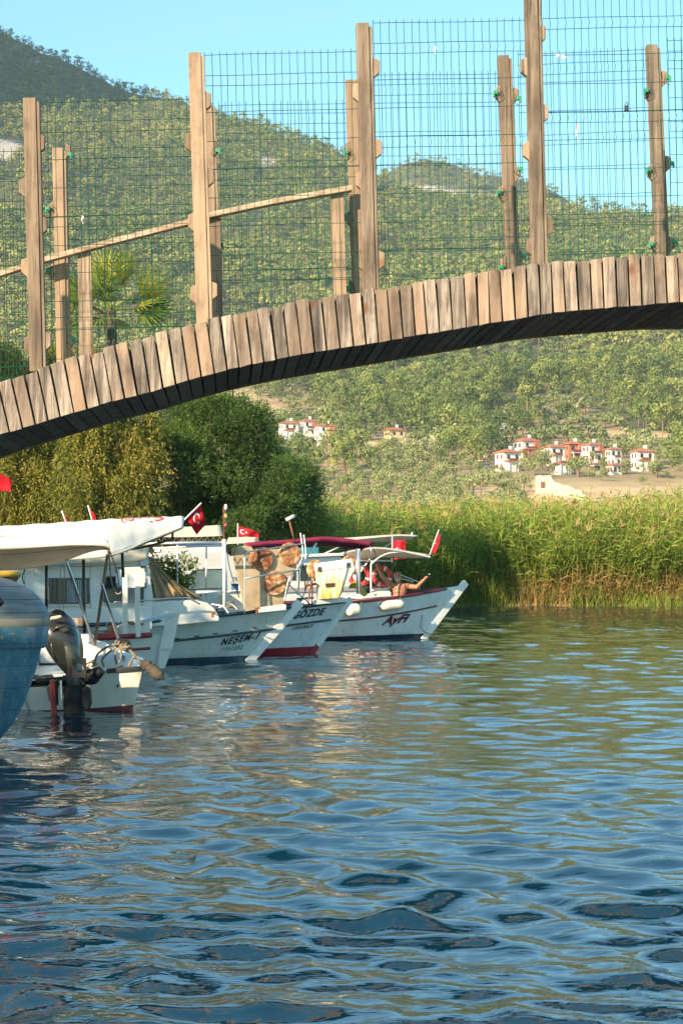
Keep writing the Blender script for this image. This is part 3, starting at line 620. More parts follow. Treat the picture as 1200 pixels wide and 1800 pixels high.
    for k, (X, Y, h, r) in enumerate(OFF_TREES):
        b = Vector((X, Y, 0.4)); root = empty('bank_tree', b, 'leafy bank tree beyond the photo, %s from the bridge' % ORD[k], 'tree', 'bank trees outside the photo')
        lobes = [(X + rs.randn() * r * .35, Y + rs.randn() * r * .35, h - 2.0 - 1.8 * rs.rand(), r * .6, r * .6, 1.6) for _ in range(12)]
        limbs(root, b, [(l[0], l[1], l[2]) for l in lobes], 0.2, rs); leafy(root, lobes, 3200, 6, .30, .14, .1, 1.0, dt, Md, rs, .5)
OFF_TREES = [(-13.6, 2.5, 7.5, 3.0), (-13.2, 7.0, 7.3, 3.0), (-13.5, 11.5, 6.8, 3.0), (-13.2, 16, 7.0, 3.0), (-13.4, 20, 7.2, 3.0), (-13.2, 24, 7.2, 3.0), (-13.5, 28, 7.7, 2.8), (-18.5, 57, 14, 3.8), (-21, 64, 14, 3.6)]
near_trees()

def palm():
    rs = np.random.RandomState(6); b = P(200, 1000, 68); b.z = 0.5; root = empty('fan_palm', b, 'fan palm seen through the wire mesh above the bridge', 'palm tree')
    top = P(196, 545, 68); MB().tube([b - Vector((0, 0, .3)), b.lerp(top, .5) + Vector((.1, 0, 0)), top], [.24, .19, .17], 10).build('trunk', M_TRUNK, root, smooth=True)
    mt = leaf_mat('palm_fronds', [(0.0, (0.05, 0.09, 0.015)), (0.5, (0.16, 0.22, 0.03)), (1.0, (0.36, 0.34, 0.06))], .3, .5)
    for i in range(30):
        th = rs.rand() * 6.28; el = 1.25 - 1.7 * (i / 30); d = Vector((math.cos(th) * math.cos(el), math.sin(th) * math.cos(el) * .8, math.sin(el)))
        if i in (0, 1, 2, 3): d = Vector(((-.15, .05, .35, .6)[i], -.2, 1)).normalized()
        if i in (4, 5, 6, 7): d = Vector(((1.0, .95, .8, 1.0)[i - 4], -.3, (.55, .15, -.1, .35)[i - 4])).normalized()
        pl = 0.9 + .35 * rs.rand(); c = top + d * pl; V, T = [], []
        sd = d.cross(Vector((0, 0, 1))); sd = sd.normalized() if sd.length > .1 else Vector((1, 0, 0)); sd = Matrix.Rotation(rs.randn() * .7, 3, d) @ sd; up = sd.cross(d)
        V.append([top - sd * .02, top + sd * .02, c + sd * .015, c - sd * .015]); T += [.6] * 4
        for k in range(17):
            a = (k / 16 - .5) * 2.3; bd = (d * math.cos(a) + sd * math.sin(a) + up * .12).normalized(); l = (1.25 + .2 * rs.rand()) * (1 - .25 * abs(a) / 1.9)
            w = bd.cross(up).normalized() * .034; m = c + bd * l * .6; e = c + bd * l - Vector((0, 0, .02 + .16 * rs.rand() ** 2)); tt = .25 + .22 * rs.randn() + .5 * (i < 8)  # top and right-hand fronds tinted lighter; light and dark depth painted into colour
            V.append([c - w * .4, c + w * .4, m + w, m - w]); V.append([m - w, m + w, e + w * .15, e - w * .15]); T += [tt] * 8
        vv = np.array([[tuple(p) for p in q] for q in V]).reshape(-1, 3) - np.array(root.location)
        mesh_obj('frond', raw_mesh('frond', vv, np.arange(len(vv)).reshape(-1, 4), np.clip(np.array(T), 0, 1), [mt]), root)
palm()
# ================================================ FOOTBRIDGE
BD = 13.0; SL = 0.0588
def PB(x, y, off=0.0):
    """point seen at (x, y) on the bridge's near face, or on a plane `off` metres behind it"""
    D = (BD + off * 1.0) / (1 - SL * (x - 600) / F); return P(x, y, D)
TOPX = [-1150, -800, -420, -250, -100, 0, 65, 160, 345, 500, 640, 800, 945, 1100, 1200, 1320, 1480, 1700, 2100, 2350]; TOPY = [1370, 1105, 880, 775, 706, 672, 650, 620, 567, 534, 511, 486, 464, 451, 447, 448, 456, 480, 550, 622]
BOTX = [-1150, -800, -420, -250, -100, 0, 67, 133, 200, 263, 333, 397, 469, 538, 670, 718, 860, 963, 1053, 1122, 1200, 1320, 1480, 1700, 2100, 2350]; BOTY = [1480, 1220, 1000, 886, 806, 764, 745, 725, 705, 690, 668, 651, 635, 622, 601, 592, 569, 551, 542, 537, 531, 530, 538, 560, 634, 712]
top_y = lambda x: float(np.interp(x, TOPX, TOPY)); bot_y = lambda x: float(np.interp(x, BOTX, BOTY))
CROSS = Vector((-SL, 1.0, 0.0)) * 1.5; ALONG = Vector((1, SL, 0)).normalized(); OUTW = Vector((SL, -1, 0)).normalized()
M_PLANK = wood_mat('weathered_plank', [(0.085, 0.066, 0.056), (0.26, 0.205, 0.168), (0.49, 0.405, 0.335), (0.40, 0.255, 0.165), (0.20, 0.08, 0.03)], (9, 9, 0.5), 0.85)
M_POST = wood_mat('pale_post_wood', [(0.12, 0.085, 0.06), (0.27, 0.195, 0.14), (0.42, 0.32, 0.235), (0.36, 0.235, 0.145), (0.24, 0.11, 0.04)], (10, 10, 0.35), 0.75)
M_RAIL = wood_mat('handrail_wood', [(0.20, 0.14, 0.10), (0.36, 0.27, 0.19), (0.50, 0.39, 0.28), (0.42, 0.28, 0.17), (0.30, 0.15, 0.06)], (1.1, 16, 16), 0.3)
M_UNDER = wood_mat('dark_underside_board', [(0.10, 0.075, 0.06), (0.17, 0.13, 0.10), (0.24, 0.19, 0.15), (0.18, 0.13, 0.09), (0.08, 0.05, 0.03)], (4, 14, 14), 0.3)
M_WIRE = plain('green_coated_wire', (0.012, 0.095, 0.048), 0.4, 0.0, 0.3, 30)
M_CLIP = plain('green_plastic_clip', (0.015, 0.22, 0.10), 0.45)
def bridge():
    rs = np.random.RandomState(12); c = PB(600, 700); root = empty('wooden_footbridge', (c.x, c.y + .7, 0), 'arched footbridge clad in weathered wooden planks above the river', 'footbridge')
    edges = [-1100.0]; rest = {'side_plank': MB(), 'underside_board': MB(), 'deck_board': MB()}
    while edges[-1] < 2300: edges.append(edges[-1] + 22.6 + rs.randn() * 0.9)
    for i in range(len(edges) - 1):
        x0, x1 = edges[i] + 1.0 + rs.rand() * 1.1, edges[i + 1] - 1.0 - rs.rand() * 1.0
        lean = 4 + 16 * max(0.0, (900 - x0) / 900) ** 1.1; xm = (x0 + x1) / 2; dy = rs.randn() * 1.6; th = 0.028 + rs.rand() * .006
        sk = rs.randn() * 0.7
        a = PB(x0 + sk, top_y(x0) + dy); b = PB(x1 + sk, top_y(x1) + dy + rs.randn() * .5); d_ = PB(x0 + lean, bot_y(x0 + lean) + rs.randn() * .5); e = PB(x1 + lean, bot_y(x1 + lean) + rs.randn() * .5)
        off = OUTW * (rs.rand() * .006); n = -OUTW * th; mb = MB(); a, b, d_, e = a + off, b + off, d_ + off, e + off
        mb.hexa([d_, e, e + n, d_ + n, a, b, b + n, a + n]); axis = (a - d_).normalized()
        single = -330 < x0 < 1870
        if single: mb.build('side_plank', M_PLANK, root, bevel=0.003)
        else: rest['side_plank'].add(mb.v, mb.f)
        # underside board, running across the bridge
        u0, u1 = d_ + n * 1.1, e + n * 1.1; z = Vector((0, 0, 1)); cr = CROSS + Vector((0, 0, 0)); t = ALONG * 0.0
        u0 = u0 + z * .012; u1 = u1 + z * .012
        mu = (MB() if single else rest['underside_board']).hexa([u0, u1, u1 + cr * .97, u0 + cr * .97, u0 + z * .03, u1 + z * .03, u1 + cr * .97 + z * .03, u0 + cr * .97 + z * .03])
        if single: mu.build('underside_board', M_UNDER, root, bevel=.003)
        # deck board with its end showing above the side plank
        q0, q1 = a + n * 1.1 - z * .035, b + n * 1.1 - z * .035
        md = (MB() if single else rest['deck_board']).hexa([q0, q1, q1 + cr, q0 + cr, q0 + z * .03, q1 + z * .03, q1 + cr + z * .03, q0 + cr + z * .03])
        if single: md.build('deck_board', M_PLANK, root, bevel=.003)
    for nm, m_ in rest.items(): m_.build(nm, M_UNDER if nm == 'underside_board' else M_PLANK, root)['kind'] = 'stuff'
    # beams inside and the far face
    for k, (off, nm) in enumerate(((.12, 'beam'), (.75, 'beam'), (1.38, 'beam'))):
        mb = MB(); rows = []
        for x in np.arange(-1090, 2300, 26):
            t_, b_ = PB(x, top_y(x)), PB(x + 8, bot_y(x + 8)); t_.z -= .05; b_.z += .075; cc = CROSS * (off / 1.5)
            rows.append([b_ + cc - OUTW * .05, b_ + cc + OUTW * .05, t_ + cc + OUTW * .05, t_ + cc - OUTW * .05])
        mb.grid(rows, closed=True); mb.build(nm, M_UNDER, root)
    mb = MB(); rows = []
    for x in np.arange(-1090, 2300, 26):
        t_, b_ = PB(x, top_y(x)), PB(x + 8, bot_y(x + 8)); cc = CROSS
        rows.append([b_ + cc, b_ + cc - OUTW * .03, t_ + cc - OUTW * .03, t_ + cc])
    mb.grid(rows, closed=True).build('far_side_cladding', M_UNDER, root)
    return root
bridge()

def post(root, xt, yt, xb, yb, off, w=.108, d=.085, ang=0.0):
    t_, b_ = PB(xt, yt, off), PB(xb, yb, off); mb = MB(); ax = (t_ - b_).normalized(); ww = ALONG * (w * .78 / 2); dd = -OUTW * d
    sh = ALONG * (-w * .11)
    mb.hexa([b_ + sh - ww, b_ + sh + ww, b_ + sh + ww + dd, b_ + sh - ww + dd, t_ + sh - ww, t_ + sh + ww + Vector((0, 0, .004)), t_ + sh + ww + dd, t_ + sh - ww + dd])
    # the second, narrower board screwed to its side
    s2 = ALONG * (w * .39 + w * .10 - w * .09); w2 = ALONG * (w * .10); o2 = -OUTW * .008; lo = Vector((0, 0, -.02))
    b2, t2 = b_ + s2 + o2, t_ + s2 + o2 + lo
    mb.hexa([b2 - w2, b2 + w2, b2 + w2 + dd, b2 - w2 + dd, t2 - w2, t2 + w2, t2 + w2 + dd, t2 - w2 + dd])
    return mb.build('post', M_POST, root, bevel=.004), t_, b_
def block(par, x, y, side, off, clip=False, h=36, w=12):
    # wooden trapezoid block beside the post
    inner, outer = (x - side * w / 2), (x + side * w / 2); mb = MB(); n = -OUTW * .055
    pts = [PB(inner, y - h / 2, off), PB(outer, y - h / 2 + 5, off), PB(outer, y + h / 2 - 10, off), PB(inner, y + h / 2, off)]
    if side > 0: pts = pts[::-1]
    mb.slab([p - n * .2 for p in pts], n, 1.0); o = mb.build('bracket_block', M_POST, par, bevel=.004)
    if clip:
        c = PB(outer, y + rsb.randn() * 4, off) + OUTW * .02; MB().box(c, (.035, .03, .028)).box(c + Vector((.012 * side, -.012, -.02)), (.012, .03, .03)).build('wire_clip', M_CLIP, par, bevel=.003)
        MB().tube([c, c + Vector((-.03 * side, -.01, .03)), c + Vector((-.05 * side, -.01, -.03)), c + Vector((.01, -.01, -.06))], .0022, 4).build('tie_wire', M_TIE, par)
rsb = np.random.RandomState(1); M_TIE = plain('black_tie_wire', (.02, .02, .02), .6)
def mesh_panel(root, x0, x1, ytl, ytr, off, pitch, lean, folds, bottom=None, r=.0024, slack=0):
    """welded wire panel: verticals, horizontals and V-folds"""
    mb = MB(); seg = []; rs = np.random.RandomState(int(x0) + 999)
    ybot = lambda x: (top_y(x) + slack)
    def yt(x): return ytl + (ytr - ytl) * (x - x0) / (x1 - x0)
    fold = lambda dy: .024 * sum(max(0.0, 1 - abs(dy - fc) / 8.0) for fc in folds)
    xs = np.arange(x0, x1 + 1, pitch)
    for x in xs:
        y = yt(x) - 1; pts = []; x_ = x + rs.randn() * .5; H = ybot(x) - yt(x) + 10; wob = rs.randn() * .8; ys = [-6.0]
        for fc in folds: ys += [fc - 8, fc, fc + 8]
        ys = sorted(set([v for v in ys if v < H - 6] + [0.0, H]))
        for dy in ys:
            f = fold(dy); pts.append(PB(x_ + lean * dy + wob * math.sin(dy / 90) + f * 25, yt(x) + dy, off) + OUTW * f)
        mb.tube(pts, r, 3, caps=False)
    dy = 0.0; hs = []
    lines = [0.0]; cur = 0.0
    allh = set()
    y = 0
    while y < 640: allh.add(round(y)); y += 50
    for fc in folds: allh |= {round(fc - 9), round(fc + 9)}; allh -= {v for v in list(allh) if abs(v - fc) < 8 and v not in (round(fc - 9), round(fc + 9))}
    for dy in sorted(allh):
        pts = []; j = rs.randn() * .5
        for x in np.arange(x0, x1 + 0.1, (x1 - x0) / 12):
            if yt(x) + dy > ybot(x) + 6: 
                continue
            pts.append(PB(x + lean * dy, yt(x) + dy + j + .5 * math.sin(x / 40 + dy), off) + OUTW * (fold(dy) + .004))
        if len(pts) > 1: mb.tube(pts, r, 3, caps=False)
    o = mb.build('wire_panel', M_WIRE, root); return o
def fences():
    z0 = PB(600, 515); near = empty('mesh_fence', (z0.x, z0.y + .03, z0.z - .1), 'tall green wire mesh fence with lighter posts on the near edge of the footbridge', 'fence')
    NP = [(-245, 250, -232, 745), (55, 172, 67, 652), (345, 92, 360, 570), (640, 40, 653, 516), (936, -30, 949, 465), (1240, -62, 1254, 452), (1530, -40, 1546, 462), (1820, 5, 1838, 502), (-545, 420, -530, 958)]
    BL = [[], [(73, 253, 1), (77, 397, 1), (40, 330, -1), (44, 470, -1), (49, 607, -1), (84, 600, 1)], [(331, 250, -1), (337, 391, -1), (341, 518, -1), (365, 178, 1), (370, 312, 1), (376, 512, 1)],
          [(661, 120, 1), (665, 262, 1), (670, 458, 1), (626, 163, -1), (632, 318, -1), (637, 462, -1)], [(952, 60, 1), (957, 200, 1), (965, 399, 1), (921, 118, -1), (925, 265, -1), (931, 434, -1)], [], [], [], []]
    for (xt, yt, xb, yb), bl in zip(NP, BL):
        o, _, _ = post(near, xt, yt, xb, yb + 1, 0.005, d=.09)
        for x, y, s in bl: block(o, x, y, s, 0.03)
    for (x0, x1, yl, yr) in [(-225, 47, 272, 266), (70, 338, 181, 174), (359, 632, 98, 91), (655, 930, 41, 36), (951, 1234, -2, -8), (1258, 1526, -6, 0), (1548, 1818, 8, 20), (-520, -250, 470, 450)]:
        mesh_panel(near, x0, x1, yl, yr, .075, 13.6, .022, [32 + 12, 210, 388, 560], slack=0)
    z1 = PB(600, 515, 1.42); far = empty('mesh_fence', (z1.x, z1.y, z1.z - .1), 'green wire mesh fence with lower posts behind the far edge of the footbridge deck', 'fence')
    FP = [(-150, 350, -143, 760, 22), (104, 260, 112, 655, 22), (366, 180, 380, 578, 22), (620, 140, 633, 535, 24), (887, 97, 903, 490, 23), (1148, 78, 1166, 468, 23), (1415, 60, 1430, 470, 23), (1680, 85, 1696, 490, 23)]
    FB = [[], [(120, 266, 1), (90, 370, -1), (90, 478, -1), (125, 600, 1)], [(379, 262, 1), (384, 440, 1)], [(612, 262, -1), (613, 384, -1), (617, 505, -1)],
          [(874, 165, -1), (906, 168, 1), (909, 306, 1), (880, 340, -1), (914, 452, 1), (884, 466, -1)], [(1138, 165, -1), (1168, 138, 1), (1142, 303, -1), (1174, 288, 1), (1147, 428, -1), (1180, 430, 1)], [], []]
    for (xt, yt, xb, yb, w), bl in zip(FP, FB):
        o, _, _ = post(far, xt, yt, xb, yb, 1.40, w=w / F * 14.4 * 1.06, d=.08)
        for x, y, s in bl: block(o, x, y, s, 1.41, True, 30, 9)
    for (x0, x1, yl, yr) in [(-140, 98, 360, 350), (118, 362, 262, 257), (384, 616, 185, 181), (640, 882, 133, 130), (910, 1142, 98, 88), (1172, 1405, 72, 70), (1436, 1672, 80, 92)]:
        mesh_panel(far, x0, x1, yl, yr, 1.47, 12.1, .022, [26, 150, 300, 400], slack=30)
    # handrail on its own short posts, between the two fences
    hr = empty('handrail', tuple(PB(380, 560, 1.3) - Vector((0, 0, .05))), 'sloping wooden handrail on short posts, half way up inside the mesh fences', 'handrail')
    RP = [(-260, 590), (-60, 506), (0, 482), (78, 457), (190, 427), (335, 390), (372, 378), (480, 355), (618, 331)]
    mb = MB(); rows = []
    for x, y in RP:
        p = PB(x, y, 1.28); rows.append([p + OUTW * .04 - Vector((0, 0, .02)), p - OUTW * .06 - Vector((0, 0, .02)), p - OUTW * .06 + Vector((0, 0, .018)), p + OUTW * .04 + Vector((0, 0, .018))])
    mb.grid(rows, closed=True).add(rows[0], [(0, 1, 2, 3)]).add(rows[-1], [(3, 2, 1, 0)]).build('rail', M_RAIL, hr, bevel=.003)
    for xt, yt, xb, yb in [(149, 444, 153, 650), (592, 343, 598, 545), (376, 384, 380, 590)]:
        a, b = PB(xt, yt, 1.31), PB(xb, yb, 1.31); MB().beam(b, a, .10, .05, up=OUTW).build('rail_post', M_POST, hr, bevel=.004)
    # small things caught in the mesh
    c = PB(1100, 190, 0.06); mb = MB(); mb.box(c, (.028, .016, .034)).tube([c + Vector((-.009, 0, .015)), c + Vector((-.009, 0, .034)), c + Vector((0, 0, .042)), c + Vector((.009, 0, .034)), c + Vector((.009, 0, .015))], .003, 6)
    base_thing(mb, 'padlock', plain('black_lock', (.03, .03, .03), .4), 'small black padlock hanging on the wire mesh near the right edge', 'padlock', bevel=.003)
    for (x, y, L, col, lab) in [(764, 88, 12, (.8, .8, .8), 'white ribbon scrap caught near the top of the tall middle mesh'), (1013, 232, 28, (.75, .35, .38), 'long pale red ribbon hanging in the mesh beside the tallest post'), (145, 386, 14, (.75, .7, .7), 'white paper scrap caught in the mesh above the handrail')]:
        mb = MB(); rows = []
        for k in range(7):
            p = PB(x + 1.2 * math.sin(k * 1.3), y - L / 2 + L * k / 6, 0.05); w = ALONG * (.004 + .003 * math.sin(k)); rows.append([p - w, p + w + OUTW * .004])
        mb.grid(rows); base_thing(mb, 'ribbon', cloth_mat('ribbon_cloth', col), lab, 'ribbon', solid=.0015)
    mb = MB(); rows = []
    for k in range(7):
        p = PB(976 + 22 * k / 6, 96 + 6 * k / 6 + math.sin(k * 1.7), .05); w = Vector((0, 0, .007 + .005 * math.sin(k * 2))); rows.append([p - w, p + w + OUTW * .006])
    mb.grid(rows); base_thing(mb, 'ribbon', cloth_mat('ribbon_white', (.8, .72, .62)), 'crumpled white rag knotted in the mesh beside the tallest post', 'ribbon', solid=.0015)
fences()
# ================================================ BOATS
M_WHITE = paint('white_boat_paint', (0.74, 0.73, 0.68), (0.42, 0.34, 0.24), .35, .38)
M_CREAM = paint('cream_boat_paint', (0.72, 0.68, 0.58), (0.40, 0.30, 0.2), .4, .4)
M_HULLG = hull_paint('pale_grey_hull_paint', (0.60, 0.62, 0.56))
M_HULLB = hull_paint('pale_blue_hull_paint', (0.66, 0.69, 0.67))
M_TEAL = paint('dark_teal_paint', (0.014, 0.05, 0.075), (0.25, 0.22, 0.17), .3, .4, 5)
M_NAVY = paint('navy_paint', (0.007, 0.016, 0.032), (0.15, 0.13, 0.1), .25, .4, 5)
M_BLACK = paint('black_paint', (0.02, 0.022, 0.026), (0.2, 0.18, 0.15), .25, .4, 5)
M_REDP = paint('red_boat_paint', (0.30, 0.012, 0.022), (0.25, 0.1, 0.08), .3, .38, 5)
M_DRED = paint('dark_red_paint', (0.11, 0.008, 0.014), (0.12, 0.08, 0.07), .3, .4, 5)
M_STEEL = plain('brushed_steel_tube', (0.55, 0.55, 0.55), .28, .9, .12, 20)
M_DTUBE = plain('dark_metal_tube', (0.06, 0.055, 0.05), .45, .6, .3, 20)
M_WTUBE = paint('white_tube_paint', (0.78, 0.77, 0.74), (0.40, 0.2, 0.1), .3, .4, 8)
M_GLASS = plain('dark_cabin_glass', (0.02, 0.035, 0.045), .06, 0, .3, 3, 0)
M_FRAME = plain('window_frame_grey', (0.10, 0.10, 0.10), .5)
M_AWN = cloth_mat('cream_awning_canvas', (0.78, 0.71, 0.56), .10, .30)
M_AWNW = cloth_mat('white_awning_canvas', (0.86, 0.83, 0.76), .08, .25)
M_TAN = cloth_mat('tan_canvas', (0.55, 0.42, 0.24), .25, .25, 4)
M_MAROON = cloth_mat('maroon_canvas', (0.30, 0.02, 0.07), .2, .12)
M_RED = cloth_mat('red_flag_cloth', (0.78, 0.015, 0.035), .12, .4)
M_FLAGW = plain('white_flag_print', (0.85, 0.85, 0.85), .8, 0, .03)
M_ROPE = paint('old_rope', (0.24, 0.20, 0.15), (0.16, 0.12, 0.08), .6, .9, 20)
M_RUST = None
def rust_mats():
    global M_RUST, M_RUSTY, M_PLATE, M_DISC
    t = NT('deep_rust'); n = t.noise(9, t.coord(), 8, .68); n2 = t.noise(40, t.coord(), 3)
    M_RUST = t.pbr(t.ramp(n, [(.3, (.07, .02, .012)), (.5, (.20, .07, .03)), (.7, (.36, .15, .06))]), .9, 0, t.bump(n2, .5, .006))
    t = NT('rusty_cream_disc'); c = t.coord(); r = t.node('ShaderNodeObjectInfo').outputs['Random']; n = t.noise(6.5, t.mapping(c, (1, 1, 1)), 9, .72, .6)
    v = t.node('ShaderNodeTexVoronoi'); t.put(v, 'Scale', 13.0); t.put(v, 'Vector', c)
    k = t.math('ADD', n, t.math('MULTIPLY', v.outputs['Distance'], .12))
    M_DISC = t.pbr(t.ramp(t.math('ADD', k, t.math('MULTIPLY', t.math('SUBTRACT', r, .5), .12)), [(.40, (.10, .03, .02)), (.52, (.26, .085, .04)), (.62, (.46, .22, .09)), (.72, (.68, .52, .30))]), .85, 0, t.bump(n, .6, .01))
    t = NT('rust_streaked_plate'); c = t.coord(); n = t.noise(7, t.mapping(c, (2.2, 2.2, .22)), 6, .65); e = t.noise(9, c, 6, .7)
    sx = t.node('ShaderNodeSeparateXYZ'); t.put(sx, 0, c); z = sx.outputs[2]
    k = t.math('ADD', n, t.math('MULTIPLY', t.math('SUBTRACT', 1.36, z), .38))
    cc = t.ramp(k, [(.44, (.80, .76, .66)), (.55, (.74, .55, .20)), (.66, (.55, .28, .05)), (.78, (.28, .10, .03))])
    M_PLATE = t.pbr(cc, .6, 0, t.bump(e, .3, .005))
rust_mats()
M_BOARD = None
def board_mat():
    global M_BOARD
    t = NT('water_stained_plywood'); c = t.coord(); n = t.noise(5, t.mapping(c, (1, 1, .5)), 7, .6, .5); g = t.noise(30, t.mapping(c, (4, 4, .6)), 4)
    cc = t.ramp(n, [(.3, (.30, .15, .07)), (.42, (.44, .30, .17)), (.6, (.56, .44, .28))]); cc = t.mix(t.math('MULTIPLY', g, .35), cc, (.30, .22, .14))
    M_BOARD = t.pbr(cc, .75, 0, t.bump(g, .3, .004))
board_mat()

def cr(pts, n):
    """Catmull-Rom resampling of a list of points"""
    pts = [Vector(p) for p in pts]; m = len(pts)
    if m == 2: return [pts[0].lerp(pts[1], i / n) for i in range(n + 1)]
    out = []
    for i in range(n + 1):
        s = i / n * (m - 1); k = min(int(s), m - 2); f = s - k
        p0 = pts[k - 1] if k > 0 else pts[0] * 2 - pts[1]; p1, p2 = pts[k], pts[k + 1]; p3 = pts[k + 2] if k + 2 < m else pts[-1] * 2 - pts[-2]
        out.append(0.5 * ((2 * p1) + (p2 - p0) * f + (2 * p0 - 5 * p1 + 4 * p2 - p3) * f * f + (3 * p1 - p0 - 3 * p2 + p3) * f ** 3))
    return out
def sheet(rows, nu=24, nv=10):
    a = [cr(r, nu) for r in rows]; cols = [cr([r[i] for r in a], nv) for i in range(nu + 1)]
    return [[cols[i][j] for i in range(nu + 1)] for j in range(nv + 1)]
def text_geo(s, bold=0.02, gap=1.0):
    cu = bpy.data.curves.new('t', 'FONT'); cu.body = s; cu.space_character = gap; cu.size = 1.0; cu.offset = bold; cu.resolution_u = 3
    o = bpy.data.objects.new('t', cu); COL.objects.link(o); dg = bpy.context.evaluated_depsgraph_get(); dg.update()
    me = bpy.data.meshes.new_from_object(o.evaluated_get(dg)); v = np.array([p.co[:] for p in me.vertices]); f = [tuple(p.vertices) for p in me.polygons]
    bpy.data.objects.remove(o); bpy.data.curves.remove(cu); bpy.data.meshes.remove(me)
    v[:, 0] -= v[:, 0].min(); w = v[:, 0].max(); v[:, 0] /= w; v[:, 1] /= 0.72; return v, f, w / 0.72

class Hull:
    def __init__(s, name, label, wl, tip, a, L, B, zmid, zst, mats, cat='boat', pw=3.6, boot=.07, group=None, tail=1.0):
        D = F * EYE / (wl[1] - 1000); W = P(wl[0], wl[1], D); W.z = 0; s.h = Vector((math.cos(math.radians(a)), math.sin(math.radians(a)), 0)); s.r = Vector((s.h.y, -s.h.x, 0))
        k = (tip[0] - 600) / F; s.ov = (k * W.y - W.x) / (s.h.x - k * s.h.y); td = W.y + s.ov * s.h.y; s.zt = EYE + (1000 - tip[1]) / F * td
        s.pw = pw; s.W, s.L, s.B, s.zm, s.zs, s.tail = W, L, B, zmid, zst, tail
        mid = W - s.h * (L / 2); s.root = empty(name, (mid.x, mid.y, 0), label, cat, group)
        s.boot = boot; mb = MB()
        ts = [1 - (1 - i / 44) ** 1.35 for i in range(45)]
        for side in (-1, 1):
            rows = []
            for t_ in ts:
                zz = [-.3, -.1, boot + .03 * t_ ** 3] + [boot + .03 * t_ ** 3 + (s.sheer(t_) - boot - .03 * t_ ** 3) * q / 7 for q in range(1, 8)]; rows.append([s.pt(t_, z, side) for z in zz])
            if side > 0: rows = [r[::-1] for r in rows]
            b = len(mb.f); mb.grid(rows); nq = 9
            for i in range(len(ts) - 1):
                for j in range(nq):
                    q = j if side < 0 else nq - 1 - j; mb.m[b + i * nq + j] = 1 if q < 2 else 0
        tr = [s.pt(0, z, -1) for z in (-.3, boot, (boot + s.sheer(0)) / 2, s.sheer(0))] + [s.pt(0, z, 1) for z in (s.sheer(0), (boot + s.sheer(0)) / 2, boot, -.3)]
        mb.add(tr, [tuple(range(8))[::-1]])
        s.hull = mb.build('hull', mats, s.root, smooth=False); s.hull.data.polygons.foreach_set('use_smooth', [True] * len(s.hull.data.polygons))
        mb = MB(); rows = []
        for t_ in ts[:-1]:
            z = s.sheer(t_) - .05; a_, b_ = s.pt(t_, z, -1), s.pt(t_, z, 1); rows.append([a_.lerp(b_, q) + Vector((0, 0, .05 * math.sin(math.pi * q))) for q in (.02, .25, .5, .75, .98)])
        mb.grid(rows).build('deck', M_WHITE, s.root, smooth=True)
    def sheer(s, t): return s.zm + (s.zt - s.zm) * t ** s.pw + (s.zs - s.zm) * (1 - t) ** 2
    def pt(s, t, z, side, out=0.0):
        zs = s.sheer(t); w = max(0.0, (z + .3) / (zs + .3)); b = s.B * (1 - t ** (2.6 - .5 * (1 - w))) * (1 - (1 - s.tail) * max(0, (.35 - t) / .35) ** 1.6)
        g = w ** (.22 + .62 * t * t); y = b * g + out
        return s.W + s.h * (-s.L * (1 - t) + s.ov * (z / s.zt) * t ** 5) + s.r * (y * (1 if side < 0 else -1)) + Vector((0, 0, z))
    def find(s, x, y):
        best = None
        for i in range(0, 401):
            t_ = i / 400
            for j in range(0, 41):
                z = s.sheer(t_) * j / 40; p = s.pt(t_, z, -1); e = (600 + F * p.x / p.y - x) ** 2 + (1000 - F * (p.z - EYE) / p.y - y) ** 2
                if best is None or e < best[0]: best = (e, t_, z)
        return best[1], best[2]
    def rail(s, name, mat, r, t0=0.0, t1=.985, d0=0.0, d1=None, far=True, sq=None, up=0.0):
        d1 = d0 if d1 is None else d1
        for side in ((-1, 1) if far else (-1,)):
            pts = []
            for i in range(41):
                t_ = t0 + (t1 - t0) * i / 40; d = d0 + (d1 - d0) * i / 40; p = s.pt(t_, s.sheer(t_) - d, side, r * .35); p.z += up; pts.append(p)
            MB().tube(pts, r, 8, sq=sq).build(name, mat, s.root, smooth=True)
    def rub(s, p0, p1, mat, r=.02):
        (ta, za), (tb, zb) = s.find(*p0), s.find(*p1); da, db = s.sheer(ta) - za, s.sheer(tb) - zb
        k = (db - da) / max(tb - ta, .01); s.rail('rub_rail', mat, r, 0.0, tb, da - k * ta if abs(k) < 1 else da, db, sq=1.0)
    def stem(s, mat, w=.05, d=.085, over=.04, zlo=-.25, boot=None):
        mb = MB(); rows = []; up = Vector((0, 0, 1)); sl = (s.h * s.ov + up * s.zt).normalized(); n = (s.h * s.zt - up * s.ov).normalized()
        for k in range(9):
            z = [zlo, s.boot + .02, s.boot + .03][k] if k < 3 else s.boot + .03 + (s.zt + over - s.boot - .03) * (k - 2) / 6; p = s.W + s.h * (s.ov * z / s.zt) + up * z; ww = w * (.7 + .5 * k / 8); dd = d
            rows.append([p - s.r * ww - n * dd * 1.5, p - s.r * ww * .7 + n * dd * .5, p + s.r * ww * .7 + n * dd * .5, p + s.r * ww - n * dd * 1.5])
        mb.grid(rows, closed=True).add(rows[-1], [(0, 1, 2, 3)])
        for i in range(8):
            for j in range(4):
                if rows[i + 1][0].z < s.boot + .08: mb.m[i * 4 + j] = 1
        return mb.build('stem_post', [mat, boot or mat], s.root, bevel=.006)
